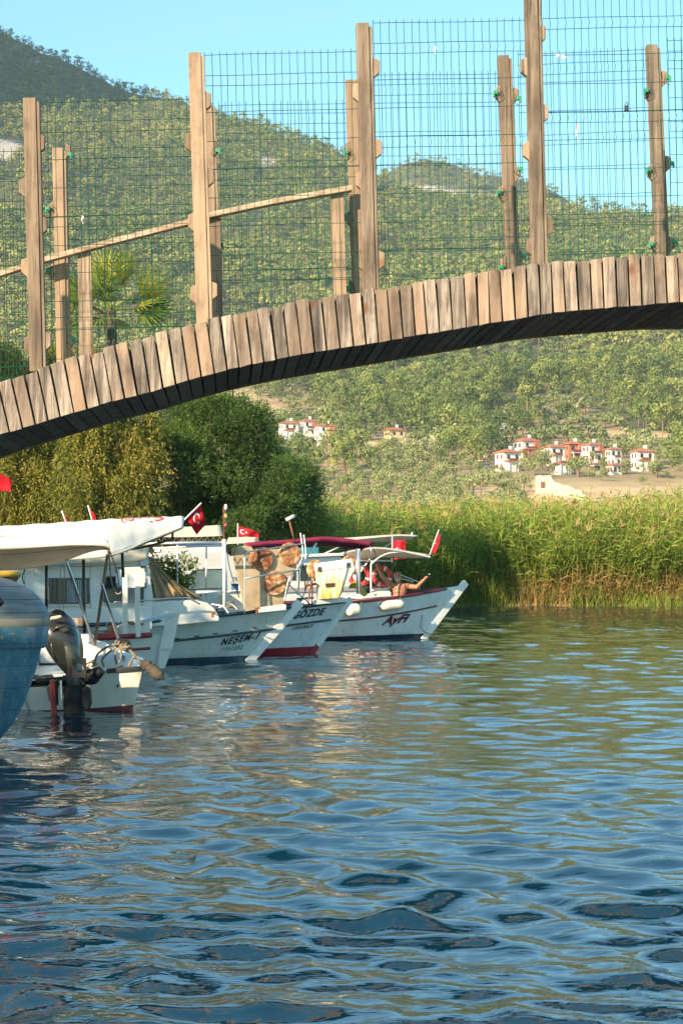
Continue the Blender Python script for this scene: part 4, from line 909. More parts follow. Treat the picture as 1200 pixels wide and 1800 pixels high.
    def text(s, string, p0, p1, hpx, mat, bold=.02, slant=.25, gap=1.0):
        (t0, z0), (t1, z1) = s.find(*p0), s.find(*p1); v, f, asp = text_geo(string, bold, gap); D = s.pt(t0, z0, -1).y; h = hpx / F * D; Lm = (s.pt(t1, z1, -1) - s.pt(t0, z0, -1)).length
        mb = MB(); vs = []
        for x, y, _ in v:
            u = x + slant * y * h / Lm; t_ = t0 + (t1 - t0) * u; z = z0 + (z1 - z0) * u + y * h; vs.append(s.pt(t_, z, -1, .014))
        return mb.add(vs, f).build('lettering', mat, s.root)
    def loc(s, xf, yl, z):            # forward of the bow waterline point, to the far side positive, up
        return s.W + s.h * xf - s.r * yl + Vector((0, 0, z))
    def pl(s, x, y, yl):              # point seen at (x, y) on the boat's lengthwise plane yl
        d = Vector(((x - 600) / F, 1, (1000 - y) / F)); n = s.r; o = s.W - s.r * yl
        k = (o.dot(n)) / (d.dot(n)) if abs(d.dot(n)) > 1e-6 else 1; q = d * k; q.z += EYE; return q
    def prism(s, name, mat, px, y0, y1, bevel=.02, label=None):
        a = [s.pl(x, y, y0) for x, y in px]; n = -s.r * (y1 - y0); return MB().slab(a, n, 1.0).build(name, mat, s.root, bevel=bevel, label=label)

def tubes(root, name, mat, lst, r=.015, n=8):
    """each list of points is one tube, built as its own part"""
    for pts in lst: MB().tube(cr(pts, max(2, 6 * (len(pts) - 1))) if len(pts) > 2 else pts, r, n).build(name, mat, root, smooth=True)

def flag(label, tl, bl, tr, br, wave=.03, pole=None, emblem=True, drop=0.0, name='flag'):
    """tl, bl: hoist top and bottom; tr, br: fly top and bottom"""
    tl, bl, tr, br = map(Vector, (tl, bl, tr, br)); nrm = (tr - tl).cross(bl - tl).normalized()
    def f(u, v):
        p = (tl.lerp(tr, u)).lerp(bl.lerp(br, u), v); return p + nrm * wave * math.sin(u * 7.5 + v * 2.0) * min(1, u * 3) + Vector((0, 0, -drop * math.sin(math.pi * u)))
    rt = empty(name, pole[0] if pole else bl, label, 'flag')
    MB().grid([[f(i / 16, j / 10) for i in range(17)] for j in range(11)]).build('cloth', M_RED, rt, smooth=True, solid=.003)
    if emblem:
        asp = (tr - tl).length / max((bl - tl).length, .01)
        for sg in (1, -1):
            mb = MB(); off = nrm * .004 * sg; q = lambda x, y: f(min(max(x / asp, 0), 1), min(max(y, 0), 1)) + off
            sc = min(1.0, asp / 1.45); X0 = .5 * sc; R1, R2 = .25 * sc, .20 * sc; c2 = X0 + .0625 * sc; rows = []
            xi = (R1 ** 2 - R2 ** 2 + (c2 - X0) ** 2) / (2 * (c2 - X0)); al = math.acos(max(-1, min(1, xi / R1))); be = math.acos(max(-1, min(1, (xi - (c2 - X0)) / R2)))
            for k in range(25):
                a = al + (2 * math.pi - 2 * al) * k / 24; b = be + (2 * math.pi - 2 * be) * k / 24
                rows.append([q(X0 + R1 * math.cos(a), .5 + R1 * math.sin(a)), q(c2 + R2 * math.cos(b), .5 + R2 * math.sin(b))])
            mb.grid(rows); sx = X0 + .36 * sc; vs = []
            for k in range(10):
                a = math.pi + k * math.pi / 5; r = (.125 if k % 2 == 0 else .048) * sc; vs.append(q(sx + r * math.cos(a), .5 + r * math.sin(a)))
            vs.append(q(sx, .5)); mb.add(vs, [(k, (k + 1) % 10, 10) for k in range(10)]); mb.build('emblem', M_FLAGW, rt)
    if pole: MB().tube(pole, .012, 8).build('staff', M_WTUBE, rt, smooth=True)
    return rt

def fender(label, a, b, r, mat, lines=(), end=.35, nub=.025, name='fender', group=None, rough=0.0):
    a, b = Vector(a), Vector(b); rt = empty(name, (a + b) / 2 - Vector((0, 0, r)), label, 'fender', group); d = (b - a); N = 20
    pts, rs_ = [], []
    for i in range(N + 1):
        f = i / N; e = min(f, 1 - f) / end; k = math.sqrt(max(0, 1 - (1 - min(1, e)) ** 2)); pts.append(a + d * f); rs_.append((nub + (r - nub) * k) * (1 + rough * (vnoise(i * .9, r * 99, 5) - .5)))
    MB().tube([a - d * .06] + pts + [b + d * .06], [nub * .8] + rs_ + [nub * .8], 16).build('body', mat, rt, smooth=True)
    for l in lines: MB().tube(cr(l, 10) if len(l) > 2 else l, .009, 6).build('rope', M_ROPE, rt, smooth=True)
    return rt
def disc(root, c, n, r, th, mat, name='rusty_disc'):
    n = Vector(n).normalized(); c = Vector(c); MB().tube([c, c + n * th * .25, c + n * th * .8, c + n * th], [r * .97, r, r, r * .95], 40).build(name, mat, root, smooth=False, bevel=.002)
    MB().tube([c + n * th, c + n * (th + .012)], [r * .09, r * .07], 12).build('hub_bolt', M_STEEL, root)

# ---------------------------------------------- boat with the steel-framed board at its bow
def boat_nesem():
    H = Hull('excursion_boat', 'pale grey boat lettered NEŞEM with teal rails and a rusty-disc board at the bow', (443, 1162), (526, 1066), 24, 7.6, 1.05, .64, .68, [M_HULLG, M_TEAL], pw=4.3); R = H.root
    H.rail('gunwale', M_TEAL, .034, up=.01); H.stem(M_WHITE, .05, .075, boot=M_TEAL); H.rub((305, 1127), (487, 1104), M_TEAL, .022)
    H.text('NEŞEM-1', (387, 1134), (450, 1123), 12.5, M_NAVY, .035, -.12, 1.25); H.text('1151252', (389, 1145), (424, 1140), 7, M_NAVY, .012, -.1, 1.2)
    (ta, _), (tb, _) = H.find(330, 1125), H.find(450, 1110)
    for k in range(5):      # worn rubber pads on the rub rail
        x = 310 + k * 34; t_, z = H.find(x, 1126 - k * 4.6); p = H.pt(t_, z, -1, .012); MB().box(p + Vector((0, 0, .03)), (.09, .05, .02), Matrix.Rotation(math.radians(30), 3, 'Z')).build('rail_pad', M_RUST, R, bevel=.005)
    # raised foredeck and cabin
    H.prism('foredeck_house', M_WHITE, [(238, 1104), (236, 1062), (300, 1056), (346, 1055), (366, 1060), (378, 1070), (386, 1084), (386, 1092), (300, 1100)], -.62, .62, .02)
    H.prism('cabin', M_WHITE, [(20, 1085), (24, 984), (140, 978), (257, 974), (264, 1004), (271, 1062), (262, 1078), (150, 1083)], -.70, .70, .02)
    H.prism('cabin_skirt', M_WHITE, [(20, 1112), (20, 1074), (150, 1071), (268, 1067), (268, 1106)], -.76, -.705, .01)
    for (x0, x1, yt, yb, nm) in [(87, 157, 1017, 1061, 'window'), (183, 252, 1014, 1058, 'window')]:
        w = H.prism(nm, M_GLASS, [(x0, yb), (x0, yt), (x1, yt - .5), (x1, yb - .5)], -.72, -.695, 0)
        fr = [[(x0, yb), (x0, yt)], [(x0, yt), (x1, yt)], [(x1, yt), (x1, yb)], [(x1, yb), (x0, yb)], [((x0 * .6 + x1 * .4), yt), ((x0 * .6 + x1 * .4), yb)]]
        mb = MB()
        for (a, b) in fr: mb.beam(H.pl(*a, -.725), H.pl(*b, -.725), .02, .022)
        mb.build('frame', M_FRAME, w)
        cu = MB(); rows = []
        for j in range(2): rows.append([H.pl(x0 * .55 + x1 * .45 + (x1 - x0) * .5 * i / 30, (yt + 2, yb - 2)[j], -.722 - .006 * math.sin(i * 1.9)) for i in range(31)])
        cu.grid(rows).build('curtain', cloth_mat('pale_curtain', (.42, .46, .48), .2, .1), w)
        MB().beam(H.pl(x0 - 3, yb + 3, -.74), H.pl(x1 + 3, yb + 2, -.74), .05, .02).build('sill', M_WHITE, w)
    # white board with black corners leaning on the cabin
    bd = H.prism('notice_board', M_WHITE, [(205, 1034), (205, 998), (256, 996), (256, 1033)], -1.0, -.97, .004); mb = MB()
    for cx, cy, sx, sy in [(205, 998, 1, 1), (256, 996, -1, 1), (205, 1034, 1, -1), (256, 1033, -1, -1)]:
        mb.beam(H.pl(cx, cy, -1.004), H.pl(cx + 9 * sx, cy, -1.004), .03, .03).beam(H.pl(cx, cy, -1.004), H.pl(cx, cy + 9 * sy, -1.004), .03, .03)
    mb.build('corner', M_BLACK, bd)
    # tan awning over the cabin and hanging canvas
    rows = sheet([[H.pl(40, 985, -.9), H.pl(120, 968, -.9), H.pl(200, 962, -.9), H.pl(262, 958, -.9)], [H.pl(30, 972, -.2), H.pl(120, 962, -.2), H.pl(200, 958, -.2), H.pl(268, 955, -.2)], [H.pl(40, 985, .8), H.pl(150, 978, .8), H.pl(270, 970, .8)]], 24, 8)
    MB().grid(rows).build('tan_awning', M_TAN, R, smooth=True, solid=.006)
    rows = sheet([[H.pl(38, 986, -.9), H.pl(120, 969, -.9), H.pl(200, 963, -.9), H.pl(262, 959, -.9)], [H.pl(38, 1000, -.93), H.pl(120, 992, -.93), H.pl(200, 990, -.92), H.pl(262, 984, -.92)]], 24, 3)
    MB().grid(rows).build('awning_valance', M_AWN, R, smooth=True, solid=.006)
    rows = []
    for j in range(11):
        v = j / 10; row = []
        for i in range(31):
            u = i / 30; xa, ya = 258 + 14 * u, 976 + 6 * u; xb, yb = 276 + 80 * u, 1056 - 2 * u - 3 * math.sin(u * 3.14)
            x, y = xa + (xb - xa) * v ** (1.0 + .45 * u), ya + (yb - ya) * v; row.append(H.pl(x, y, -.45 - .16 * u - .06 * math.sin(u * 24 + v * 2) * v))
        rows.append(row)
    MB().grid(rows).build('hanging_canvas', M_TAN, R, smooth=True, solid=.008)
    tubes(R, 'handrail', M_STEEL, [[H.pl(200, 1059, -.85), H.pl(318, 1051, -.85), H.pl(338, 1055, -.85), H.pl(352, 1062, -.85)]], .014)
    # white awning frame with zig-zag lacing
    fr = [[H.pl(195, 957, -.7), H.pl(397, 953, -.7)], [H.pl(250, 965, .75), H.pl(398, 958, .75)], [H.pl(395, 1066, -.72), H.pl(394, 948, -.72)], [H.pl(246, 1000, -.7), H.pl(244, 946, -.7)], [H.pl(312, 1040, .1), H.pl(312, 958, .1)], [H.pl(262, 990, -.6), H.pl(249, 948, -.7)], [H.pl(362, 1050, .6), H.pl(363, 960, .6)]]
    for f_, r_ in zip(fr, (.022, .018, .032, .026, .018, .02, .014)): MB().tube(f_, r_, 8).build('awning_pole', M_WTUBE, R, smooth=True)
    MB().tube([H.pl(392, 1040, -.72), H.pl(345, 1041, -.72)], .022, 8).build('rail_tube', M_WTUBE, R, smooth=True)
    rows = sheet([[H.pl(270, 944, -.6), H.pl(330, 944, -.6), H.pl(392, 942, -.6)], [H.pl(276, 927, .1), H.pl(330, 926, .1), H.pl(388, 923, .1)], [H.pl(290, 940, .8), H.pl(330, 940, .8), H.pl(392, 938, .8)]], 14, 8)
    cn = MB().grid(rows).build('canopy', M_AWN, R, smooth=True, solid=.006); mb = MB(); z = []
    for k in range(25): z.append(H.pl(262 + 5.4 * k, 943 if k % 2 else 954, -.65))
    mb.tube(z, .006, 5).build('lacing', M_ROPE, cn)
    # mast lamp
    m0, m1 = H.pl(394, 948, -.72), H.pl(393, 890, -.72); MB().tube([m0, m1], .012, 6).build('lamp_mast', M_RUST, R)
    q = H.pl(397, 922, -.72); MB().tube([q, q + Vector((0, 0, .25))], .02, 8).build('lamp_bracket', M_DTUBE, R); MB().tube([q + Vector((0, 0, .25)), q + Vector((0, 0, .30)), q + Vector((0, 0, .34))], [.03, .03, .022], 10).build('lamp_glass', plain('frosted_lamp', (.75, .65, .6), .3), R, smooth=True)
    MB().tube([q + Vector((0, 0, .12)), q + Vector((0, 0, .18))], .034, 10).build('lamp_ring', plain('yellow_green_plastic', (.35, .32, .03), .5), R); MB().ell(q + Vector((0, 0, -.01)), (.035, .035, .04)).build('red_lamp', plain('red_lamp_plastic', (.35, .06, .05), .4), R, smooth=True)
    # big stained board with rusty discs, held in a steel rail
    yb = -.30
    b = H.prism('plywood_board', M_BOARD, [(431, 1075), (407, 965), (413, 961), (432, 959), (442, 961), (446, 967), (488, 965), (526, 968), (521, 997), (498, 1062), (470, 1068)], yb, yb + .03, .004)
    for (x, y, rp) in [(459.5, 983, 21), (508, 974, 20.5), (482, 1025, 21.5)]:
        c = H.pl(x, y, yb - .002); disc(b, c, H.r, rp / F * c.y, .05, M_DISC)
    tubes(R, 'steel_rail', M_STEEL, [[H.pl(429.5, 1080, -.62), H.pl(430, 1020, -.58), H.pl(430, 984, -.55), H.pl(433, 973, -.5), H.pl(442, 969, -.45), H.pl(490, 962, -.4), H.pl(537, 955, -.3)], [H.pl(431, 1016.5, -.58), H.pl(519, 1003, -.42)],
          [H.pl(556, 955, -.1), H.pl(538, 980, -.3), H.pl(521, 1002, -.4)], [H.pl(521, 1002, -.4), H.pl(508, 1018, -.4), H.pl(498, 1062, -.38)], [H.pl(508, 1028, .0), H.pl(545, 1062, .1)]], .014)
    tubes(R, 'antenna_rod', M_WTUBE, [[H.pl(528, 937, -.3), H.pl(532, 975, -.32), H.pl(522, 1000, -.35)], [H.pl(534, 940, -.3), H.pl(537, 980, -.32), H.pl(523, 1002, -.35)]], .011)
    MB().tube([H.pl(518, 952, -.3), H.pl(508, 914, -.3)], .016, 7).build('lamp_arm', M_RUST, R, smooth=True); MB().tube([H.pl(503, 914, -.3), H.pl(517, 907, -.3)], [.03, .034], 10).build('spot_lamp', M_WHITE, R, smooth=True)
    H.prism('toe_board', M_WHITE, [(456, 1077), (455, 1068), (500, 1062), (503, 1063), (503, 1072)], -.5, -.44, .005); H.prism('bow_locker', M_WHITE, [(402, 1084), (398, 1046), (404, 1039), (418, 1037), (436, 1040), (440, 1078)], .1, .65, .03)
    for (x, y) in [(374, 1080), (452, 1073)]: MB().box(H.pl(x, y, -.85), (.05, .05, .10), taper=.7).box(H.pl(x, y - 4, -.85), (.10, .05, .03)).build('cleat', M_RUST, R, bevel=.006)
    tubes(R, 'pulpit_tube', M_WTUBE, [[H.pl(385, 1068, -.7), H.pl(405, 1062, -.7), H.pl(418, 1072, -.7)], [H.pl(372, 1062, -.6), H.pl(392, 1066, -.7), H.pl(402, 1078, -.75)]], .012)
    # flags
    fp = [P(324, 914, 29.2), P(354, 884, 29.2)]
    flag('bright red flag with crescent on a slanted staff at the awning tip', P(354, 884, 29.2), P(327, 911, 29.2), P(361, 925, 29.4), P(346, 940, 29.4), .02, fp)
    return H
NES = boat_nesem()

def shrub():
    rs = np.random.RandomState(31); c = NES.loc(-1.35, .35, .72); rt = empty('potted_shrub', c, 'leafy potted shrub with small red blooms beside the white awning pole', 'plant')
    MB().tube([c, c + Vector((0, 0, .22))], [.10, .14], 14).build('pot', plain('terracotta', (.30, .12, .06), .8), rt, smooth=True); mb = MB()
    for k in range(9): mb.tube(cr([c + Vector((0, 0, .2)), c + Vector((rs.randn() * .12, rs.randn() * .1, .5)), c + Vector((rs.randn() * .24, rs.randn() * .15, .75 + .35 * rs.rand()))], 6), .006, 4)
    mb.build('stem', M_TRUNK, rt)
    mt = leaf_mat('shrub_leaves', [(0, (.03, .06, .015)), (.6, (.09, .16, .03)), (1, (.25, .28, .06))], .3)
    leafy(rt, [(c.x + rs.randn() * .14, c.y + rs.randn() * .1, c.z + .35 + .6 * rs.rand(), .16, .14, .16) for _ in range(8)], 620, 5, .07, .034, .0, 1.0, lambda c_, n, r: .5 + .2 * r.randn(len(c_)), mt, rs, .15, 'leaves')
    mb = MB()
    for k in range(5): mb.ell(c + Vector((rs.randn() * .2, -.15, .4 + .4 * rs.rand())), (.025, .025, .022), nu=6, nv=4)
    mb.build('blooms', plain('red_blooms', (.45, .03, .04), .6), rt, smooth=True)
shrub()

# ---------------------------------------------- boat with the rust-streaked winch plate
def boat_gozde():
    H = Hull('excursion_boat', 'white boat lettered GÖZDE with dark red bottom and rust-streaked winch plate', (551, 1148), (617, 1056), 30, 6.6, 1.12, .74, .8, [M_HULLB, M_REDP], boot=.10); R = H.root
    H.rail('gunwale', M_BLACK, .038, up=.005); H.stem(M_WHITE, .04, .055, .02, boot=M_REDP); H.rub((470, 1104), (580, 1090), M_NAVY, .020)
    H.text('GÖZDE', (514, 1088), (566, 1081), 13, M_BLACK, .035, -.05, 1.12); H.text('1305863', (512, 1107), (547, 1102), 6.5, M_BLACK, .012, -.05, 1.15)
    yb = -.22
    Dp = H.pl(588, 1040, -.35).y - .12; fw = lambda nm, mt, px, d0, th, bv=.008: MB().slab([P(x, y, Dp + d0) for x, y in px][::-1], Vector((.03, 1, 0)) * th, 1).build(nm, mt, R, bevel=bv)
    fw('winch_plate', M_PLATE, [(557, 1054), (554, 1005), (622, 996), (624, 999), (596, 1051)][::-1], 0, .10)
    fw('plate_top', M_WHITE, [(554, 1005), (551, 991), (617, 982), (622, 996)][::-1], -.02, .16)
    for (x, y) in [(561, 1000), (612, 992)]: fw('socket', M_DTUBE, [(x - 3, y + 4), (x - 3, y - 3), (x + 3, y - 4), (x + 3, y + 3)][::-1], -.05, .02, .003)
    h = fw('fairlead', M_DTUBE, [(573, 1033), (572, 1029), (575, 1027), (587, 1026), (589, 1029), (588, 1032)][::-1], -.012, .01, .002); fw('rope_guard', M_RUST, [(570, 1028), (573, 1025), (588, 1024), (591, 1028), (588, 1026), (574, 1027)][::-1], -.03, .025, 0)
    for (x, y, rp, dd) in [(553, 1001, 17, .13), (612, 994, 17.5, .13)]:
        c = H.pl(x, y, yb + dd); disc(R, c, H.r, rp / F * c.y, .07, M_DISC)
    mb = MB(); mb.tube([H.pl(541, 1062, -.35), H.pl(546, 1030, -.35), H.pl(549, 1020, -.35)], .018, 6).tube([H.pl(548, 1062, -.3), H.pl(549, 1030, -.3), H.pl(545, 1022, -.3)], .015, 6).tube([H.pl(536, 1030, -.33), H.pl(556, 1026, -.33)], .025, 6).build('anchor', M_RUST, R, bevel=0)
    H.prism('plinth', M_WHITE, [(545, 1064), (553, 1055), (600, 1050), (612, 1052), (612, 1058)], -.3, .2, .01)
    # curved-window cabin
    c = H.prism('cabin', M_WHITE, [(262, 1075), (262, 975), (300, 970), (395, 967), (415, 985), (425, 1070)], -.75, .75, .03)
    w = H.prism('window', plain('pale_cabin_glass', (.16, .24, .26), .08, 0, .3, 2, 0), [(324, 1036), (328, 1018), (336, 1006), (350, 1001), (392, 1000), (393, 1033)], -.77, -.745, .01)
    mb = MB(); pts = [H.pl(x, y, -.775) for x, y in [(324, 1036), (328, 1018), (336, 1006), (350, 1001), (392, 1000), (393, 1033), (324, 1036)]]; mb.tube(pts, .008, 5).build('frame', M_STEEL, w)
    H.prism('roof_hatch', M_WHITE, [(280, 970), (282, 964), (392, 961), (395, 967)], -.6, .6, .01)
    rows = []
    for j in range(7):
        a = math.pi * j / 6; rows.append([H.pl(314 + 82 * i / 20, 967 - 1.5 - 9 * math.sin(a) * (1 + .15 * math.sin(i * 1.3)), .0 - .35 * math.cos(a)) for i in range(21)])
    MB().grid(rows).build('blue_tarp', plain('blue_tarpaulin', (.012, .045, .16), .5, 0, .4, 5), R, smooth=True, solid=.006)
    MB().box(H.pl(281, 972, -.3), (.25, .3, .18)).build('red_crate', M_DRED, R, bevel=.01)
    # maroon canopy with valance, seen from slightly below
    n_ = [H.pl(430, 955, -.25), H.pl(480, 951, -.25), H.pl(530, 947, -.25), H.pl(571, 943.5, -.25), H.pl(612, 947, -.25), H.pl(655, 953, -.25)]
    f_ = [H.pl(440, 962, 1.3), H.pl(490, 961, 1.3), H.pl(530, 960, 1.3), H.pl(571, 959, 1.3), H.pl(605, 963, 1.3), H.pl(632, 967, 1.3)]
    m_ = [(a + b) / 2 + Vector((0, 0, .05)) for a, b in zip(n_, f_)]
    cn = MB().grid(sheet([n_, m_, f_], 30, 8)).build('canopy', M_MAROON, R, smooth=True, solid=.008)
    MB().grid([cr(n_, 30), [p + Vector((0, 0, -.085)) + H.r * .01 * math.sin(i * .9) for i, p in enumerate(cr(n_, 30))]]).build('valance', M_MAROON, cn, smooth=True, solid=.006)
    e = [n_[-1], m_[-1], f_[-1]]; MB().grid([cr(e, 8), [p + Vector((0, 0, -.10)) - H.h * .05 for p in cr(e, 8)]]).build('valance', M_MAROON, cn, smooth=True, solid=.006)
    for pts, r_ in [([H.pl(627, 964, -.7), H.pl(628, 1044, -.7)], .02), ([H.pl(631, 965, -.65), H.pl(632, 1044, -.65)], .022), ([H.pl(556, 955, -.9), H.pl(522, 1003, -.9)], .02), ([H.pl(607, 960, .6), H.pl(608, 985, .6)], .02), ([H.pl(450, 960, .7), H.pl(452, 1050, .7)], .02), ([H.pl(650, 960, -.9), H.pl(656, 985, -.9)], .008)]:
        MB().tube(pts, r_, 8).build('canopy_pole', M_STEEL if r_ < .021 else M_WTUBE, R, smooth=True)
    # yellow anchor cover
    mb = MB(); mb.grid(sheet([[H.pl(614, 1030, .1), H.pl(622, 1022, .1), H.pl(632, 1024, .1), H.pl(638, 1034, .1), H.pl(645, 1046, .1)], [H.pl(613, 1034, .0), H.pl(622, 1034, -.06), H.pl(628, 1036, -.06), H.pl(634, 1044, -.02), H.pl(640, 1049, 0)]], 14, 6))
    mb.build('yellow_cover', cloth_mat('yellow_canvas', (.62, .42, .03), .2, .2), R, smooth=True, solid=.012)
    return H
GOZ = boat_gozde()

# ---------------------------------------------- white cabin boat behind
def boat_back():
    H = Hull('cabin_boat', 'white cabin boat mostly hidden behind the maroon canopy', (606, 1112), (632, 1050), 30, 8.0, 1.3, 1.0, 1.0, [M_WHITE, M_NAVY]); R = H.root
    H.rail('gunwale', M_WHITE, .035)
    H.prism('cabin', M_WHITE, [(440, 1060), (440, 985), (500, 981), (600, 978), (614, 1006), (632, 1012), (636, 1058)], -.9, .8, .03); H.prism('roof', M_WHITE, [(430, 984), (430, 978), (520, 975), (603, 972), (606, 977)], -1.0, .9, .01)
    for (x0, x1) in [(455, 480), (488, 520), (528, 546), (552, 566)]:
        H.prism('window', M_GLASS, [(x0, 1021), (x0, 994), (x1, 993), (x1, 1020)], -.915, -.895, .004)
    H.prism('shaded_hull_band', plain('shaded_white_band', (.42, .36, .36), .5), [(440, 1043), (440, 1035), (636, 1030), (636, 1038)], -.93, -.905, .003); H.prism('porthole', M_GLASS, [(522, 1062), (522, 1051), (550, 1049), (552, 1052), (552, 1061)], -.93, -.9, .004)  # white hull band; its purple shade is put into the colour
    H.prism('teal_locker', paint('teal_locker_paint', (.03, .20, .23), (.1, .1, .1), .3), [(528, 977), (528, 963), (560, 962), (560, 975)], -.5, .3, .01)
    # cream awning aft and the upper cream sun roof forward
    MB().grid(sheet([[H.pl(398, 956, -.8), H.pl(425, 955, -.8), H.pl(449, 953, -.8)], [H.pl(402, 945, 0), H.pl(425, 944, 0), H.pl(453, 943, 0)], [H.pl(405, 955, .8), H.pl(425, 955, .8), H.pl(456, 953, .8)]], 10, 8)).build('rear_awning', M_AWN, R, smooth=True, solid=.006)
    MB().grid(sheet([[H.pl(600, 951, -.9), H.pl(660, 945, -.9), H.pl(700, 942, -.9), H.pl(733, 943, -.9)], [H.pl(600, 946, 0), H.pl(660, 942, 0), H.pl(700, 940, 0), H.pl(733, 941, 0)], [H.pl(618, 955, .9), H.pl(660, 954, .9), H.pl(690, 953, .9), H.pl(722, 950, .9)]], 16, 8)).build('front_awning', M_AWN, R, smooth=True, solid=.006)
    for pts in [[H.pl(722, 948, -.2), H.pl(724, 936, -.2)], [H.pl(690, 953, .4), H.pl(655, 975, .4), H.pl(630, 1010, .4)], [H.pl(430, 955, 0), H.pl(432, 1030, 0)], [H.pl(560, 978, .2), H.pl(600, 960, .2)]]: MB().tube(pts, .02, 8).build('awning_pole', M_WTUBE, R, smooth=True)
    return H
BAK = boat_back()
flag('small red crescent flag flying over the cream rear awning beside the rusty discs', P(418, 924, 46), P(418, 942, 46), P(456, 936, 46.1), P(455, 945, 46.1), .04, [P(418, 958, 46), P(418, 920, 46)])
flag('limp dark red flag hanging between the two cream awnings', P(690, 951, 46.6), P(690, 984, 46.6), P(712, 949, 46.6), P(713, 982, 46.6), .03, [P(689, 990, 46.6), P(689, 942, 46.6)])
flag('red flag folded along its staff in front of the reeds', P(769, 938, 45.4), P(757, 972, 45.4), P(772, 940, 45.3), P(765, 972, 45.3), .03, [P(753, 980, 45.4), P(771, 931, 45.4)])
flag('tiny red flag tip behind the long white awning, nearer the drooping tree', P(158, 894, 36), P(163, 915, 36), P(168, 905, 36), P(169, 916, 36), .01, [P(165, 925, 36), P(155, 888, 36)], emblem=False)
flag('tiny furled flag on a thin staff behind the long white awning', P(112, 903, 37), P(117, 918, 37), P(118, 910, 37), P(121, 918, 37), .01, [P(120, 928, 37), P(109, 898, 37)], emblem=False)

# ---------------------------------------------- boat with the cream bimini and the waving man
def boat_ayfi():
    H = Hull('excursion_boat', 'white boat lettered AyFi with maroon gunwale and a waving man aboard', (748, 1122), (818, 1028), 27, 7.2, 1.15, .80, .88, [M_HULLB, M_NAVY], pw=5.0, boot=.085); R = H.root
    H.rail('gunwale', M_DRED, .034, t1=.955, up=.0); H.stem(M_WHITE, .05, .075, .03, boot=M_NAVY); H.rub((600, 1091), (767, 1065), M_DRED, .020)
    H.text('AyFi', (670, 1099), (712, 1093), 15, M_DRED, .04, .3)
    n_ = [H.pl(598, 972, -.8), H.pl(625, 966, -.8), H.pl(660, 962, -.8), H.pl(700, 966, -.8), H.pl(756, 978, -.8)]; f_ = [H.pl(612, 985, .8), H.pl(640, 983, .8), H.pl(670, 980, .8), H.pl(700, 981, .8), H.pl(748, 981, .8)]
    m_ = [(a + b) / 2 + Vector((0, 0, .07)) for a, b in zip(n_, f_)]
    cn = MB().grid(sheet([n_, m_, f_], 24, 8)).build('bimini', M_AWN, R, smooth=True, solid=.006); MB().grid([cr(n_, 24), [p - Vector((0, 0, .03)) for p in cr(n_, 24)]]).build('hem', M_AWNW, cn, solid=.006)
    tubes(R, 'bimini_pole', M_WTUBE, [[H.pl(652, 1042, -.6), H.pl(652, 994, -.6), H.pl(655, 984, -.6)], [H.pl(652, 992, -.75), H.pl(666, 980, -.75), H.pl(686, 972, -.75), H.pl(720, 970, -.75)], [H.pl(630, 1040, -.3), H.pl(629, 975, -.3)], [H.pl(630, 985, .2), H.pl(690, 986, .2)]], .018)
    tubes(R, 'dark_pole', M_DTUBE, [[H.pl(691, 1025, .3), H.pl(690, 978, .3)], [H.pl(692, 1000, .3), H.pl(706, 985, .3)], [H.pl(625, 988, .5), H.pl(688, 989, .5)], [H.pl(671, 1040, .4), H.pl(671, 988, .4)]], .018)
    H.prism('hatch_roof', M_WHITE, [(636, 1052), (637, 1049), (684, 1039), (687, 1041), (687, 1048)], -.55, .3, .006); H.prism('locker', M_WHITE, [(655, 1048), (655, 1036), (684, 1032), (686, 1044)], .35, .7, .01)
    H.prism('seat_cushion', M_DRED, [(652, 1040), (652, 1033), (700, 1029), (700, 1036)], .45, .75, .02)
    tubes(R, 'bow_rail', M_WTUBE, [[H.pl(705, 1011, .55), H.pl(738, 1024, .3)], [H.pl(705, 1017, .55), H.pl(726, 1023, .4)], [H.pl(737, 1024, .3), H.pl(737, 1036, .3)]], .010)
    H.prism('bench', M_WHITE, [(684, 1062), (684, 1049), (712, 1047), (712, 1056)], .0, .3, .01)
    return H
AYF = boat_ayfi()
M_FEND = paint('dirty_white_fender', (.70, .66, .54), (.30, .24, .15), .5, .6, 9, False)
def hull_fender(H, x, y, rp, half, label, up):
    t_, z = H.find(x, y); c = H.pt(t_, z, -1); r = rp / F * c.y; a = H.pl(x - half, y + 1, 0); k = (c - H.pl(x, y, 0)); c = c + H.r * r * .9
    d = (H.h + Vector((0, 0, .05))).normalized(); L = half / F * c.y / max(.3, H.h.x); A, B_ = c - d * L, c + d * L; T = H.pl(*up, -1.0)
    tt, _ = H.find(*up); T = H.pt(tt, H.sheer(tt), -1, .03); T2 = H.pt(min(1, tt + .03), H.sheer(min(1, tt + .03)), -1, .03)
    fender(label, A, B_, r, M_FEND, [[A, T], [B_, T2], [T, T2]], .30)
hull_fender(AYF, 685, 1063, 9.2, 21, 'long white fender roped below the gunwale in front of the waving man', (683, 1049))
hull_fender(AYF, 616, 1072, 11, 12, 'short white fender between the rusty plate boat and its neighbour', (618, 1060))

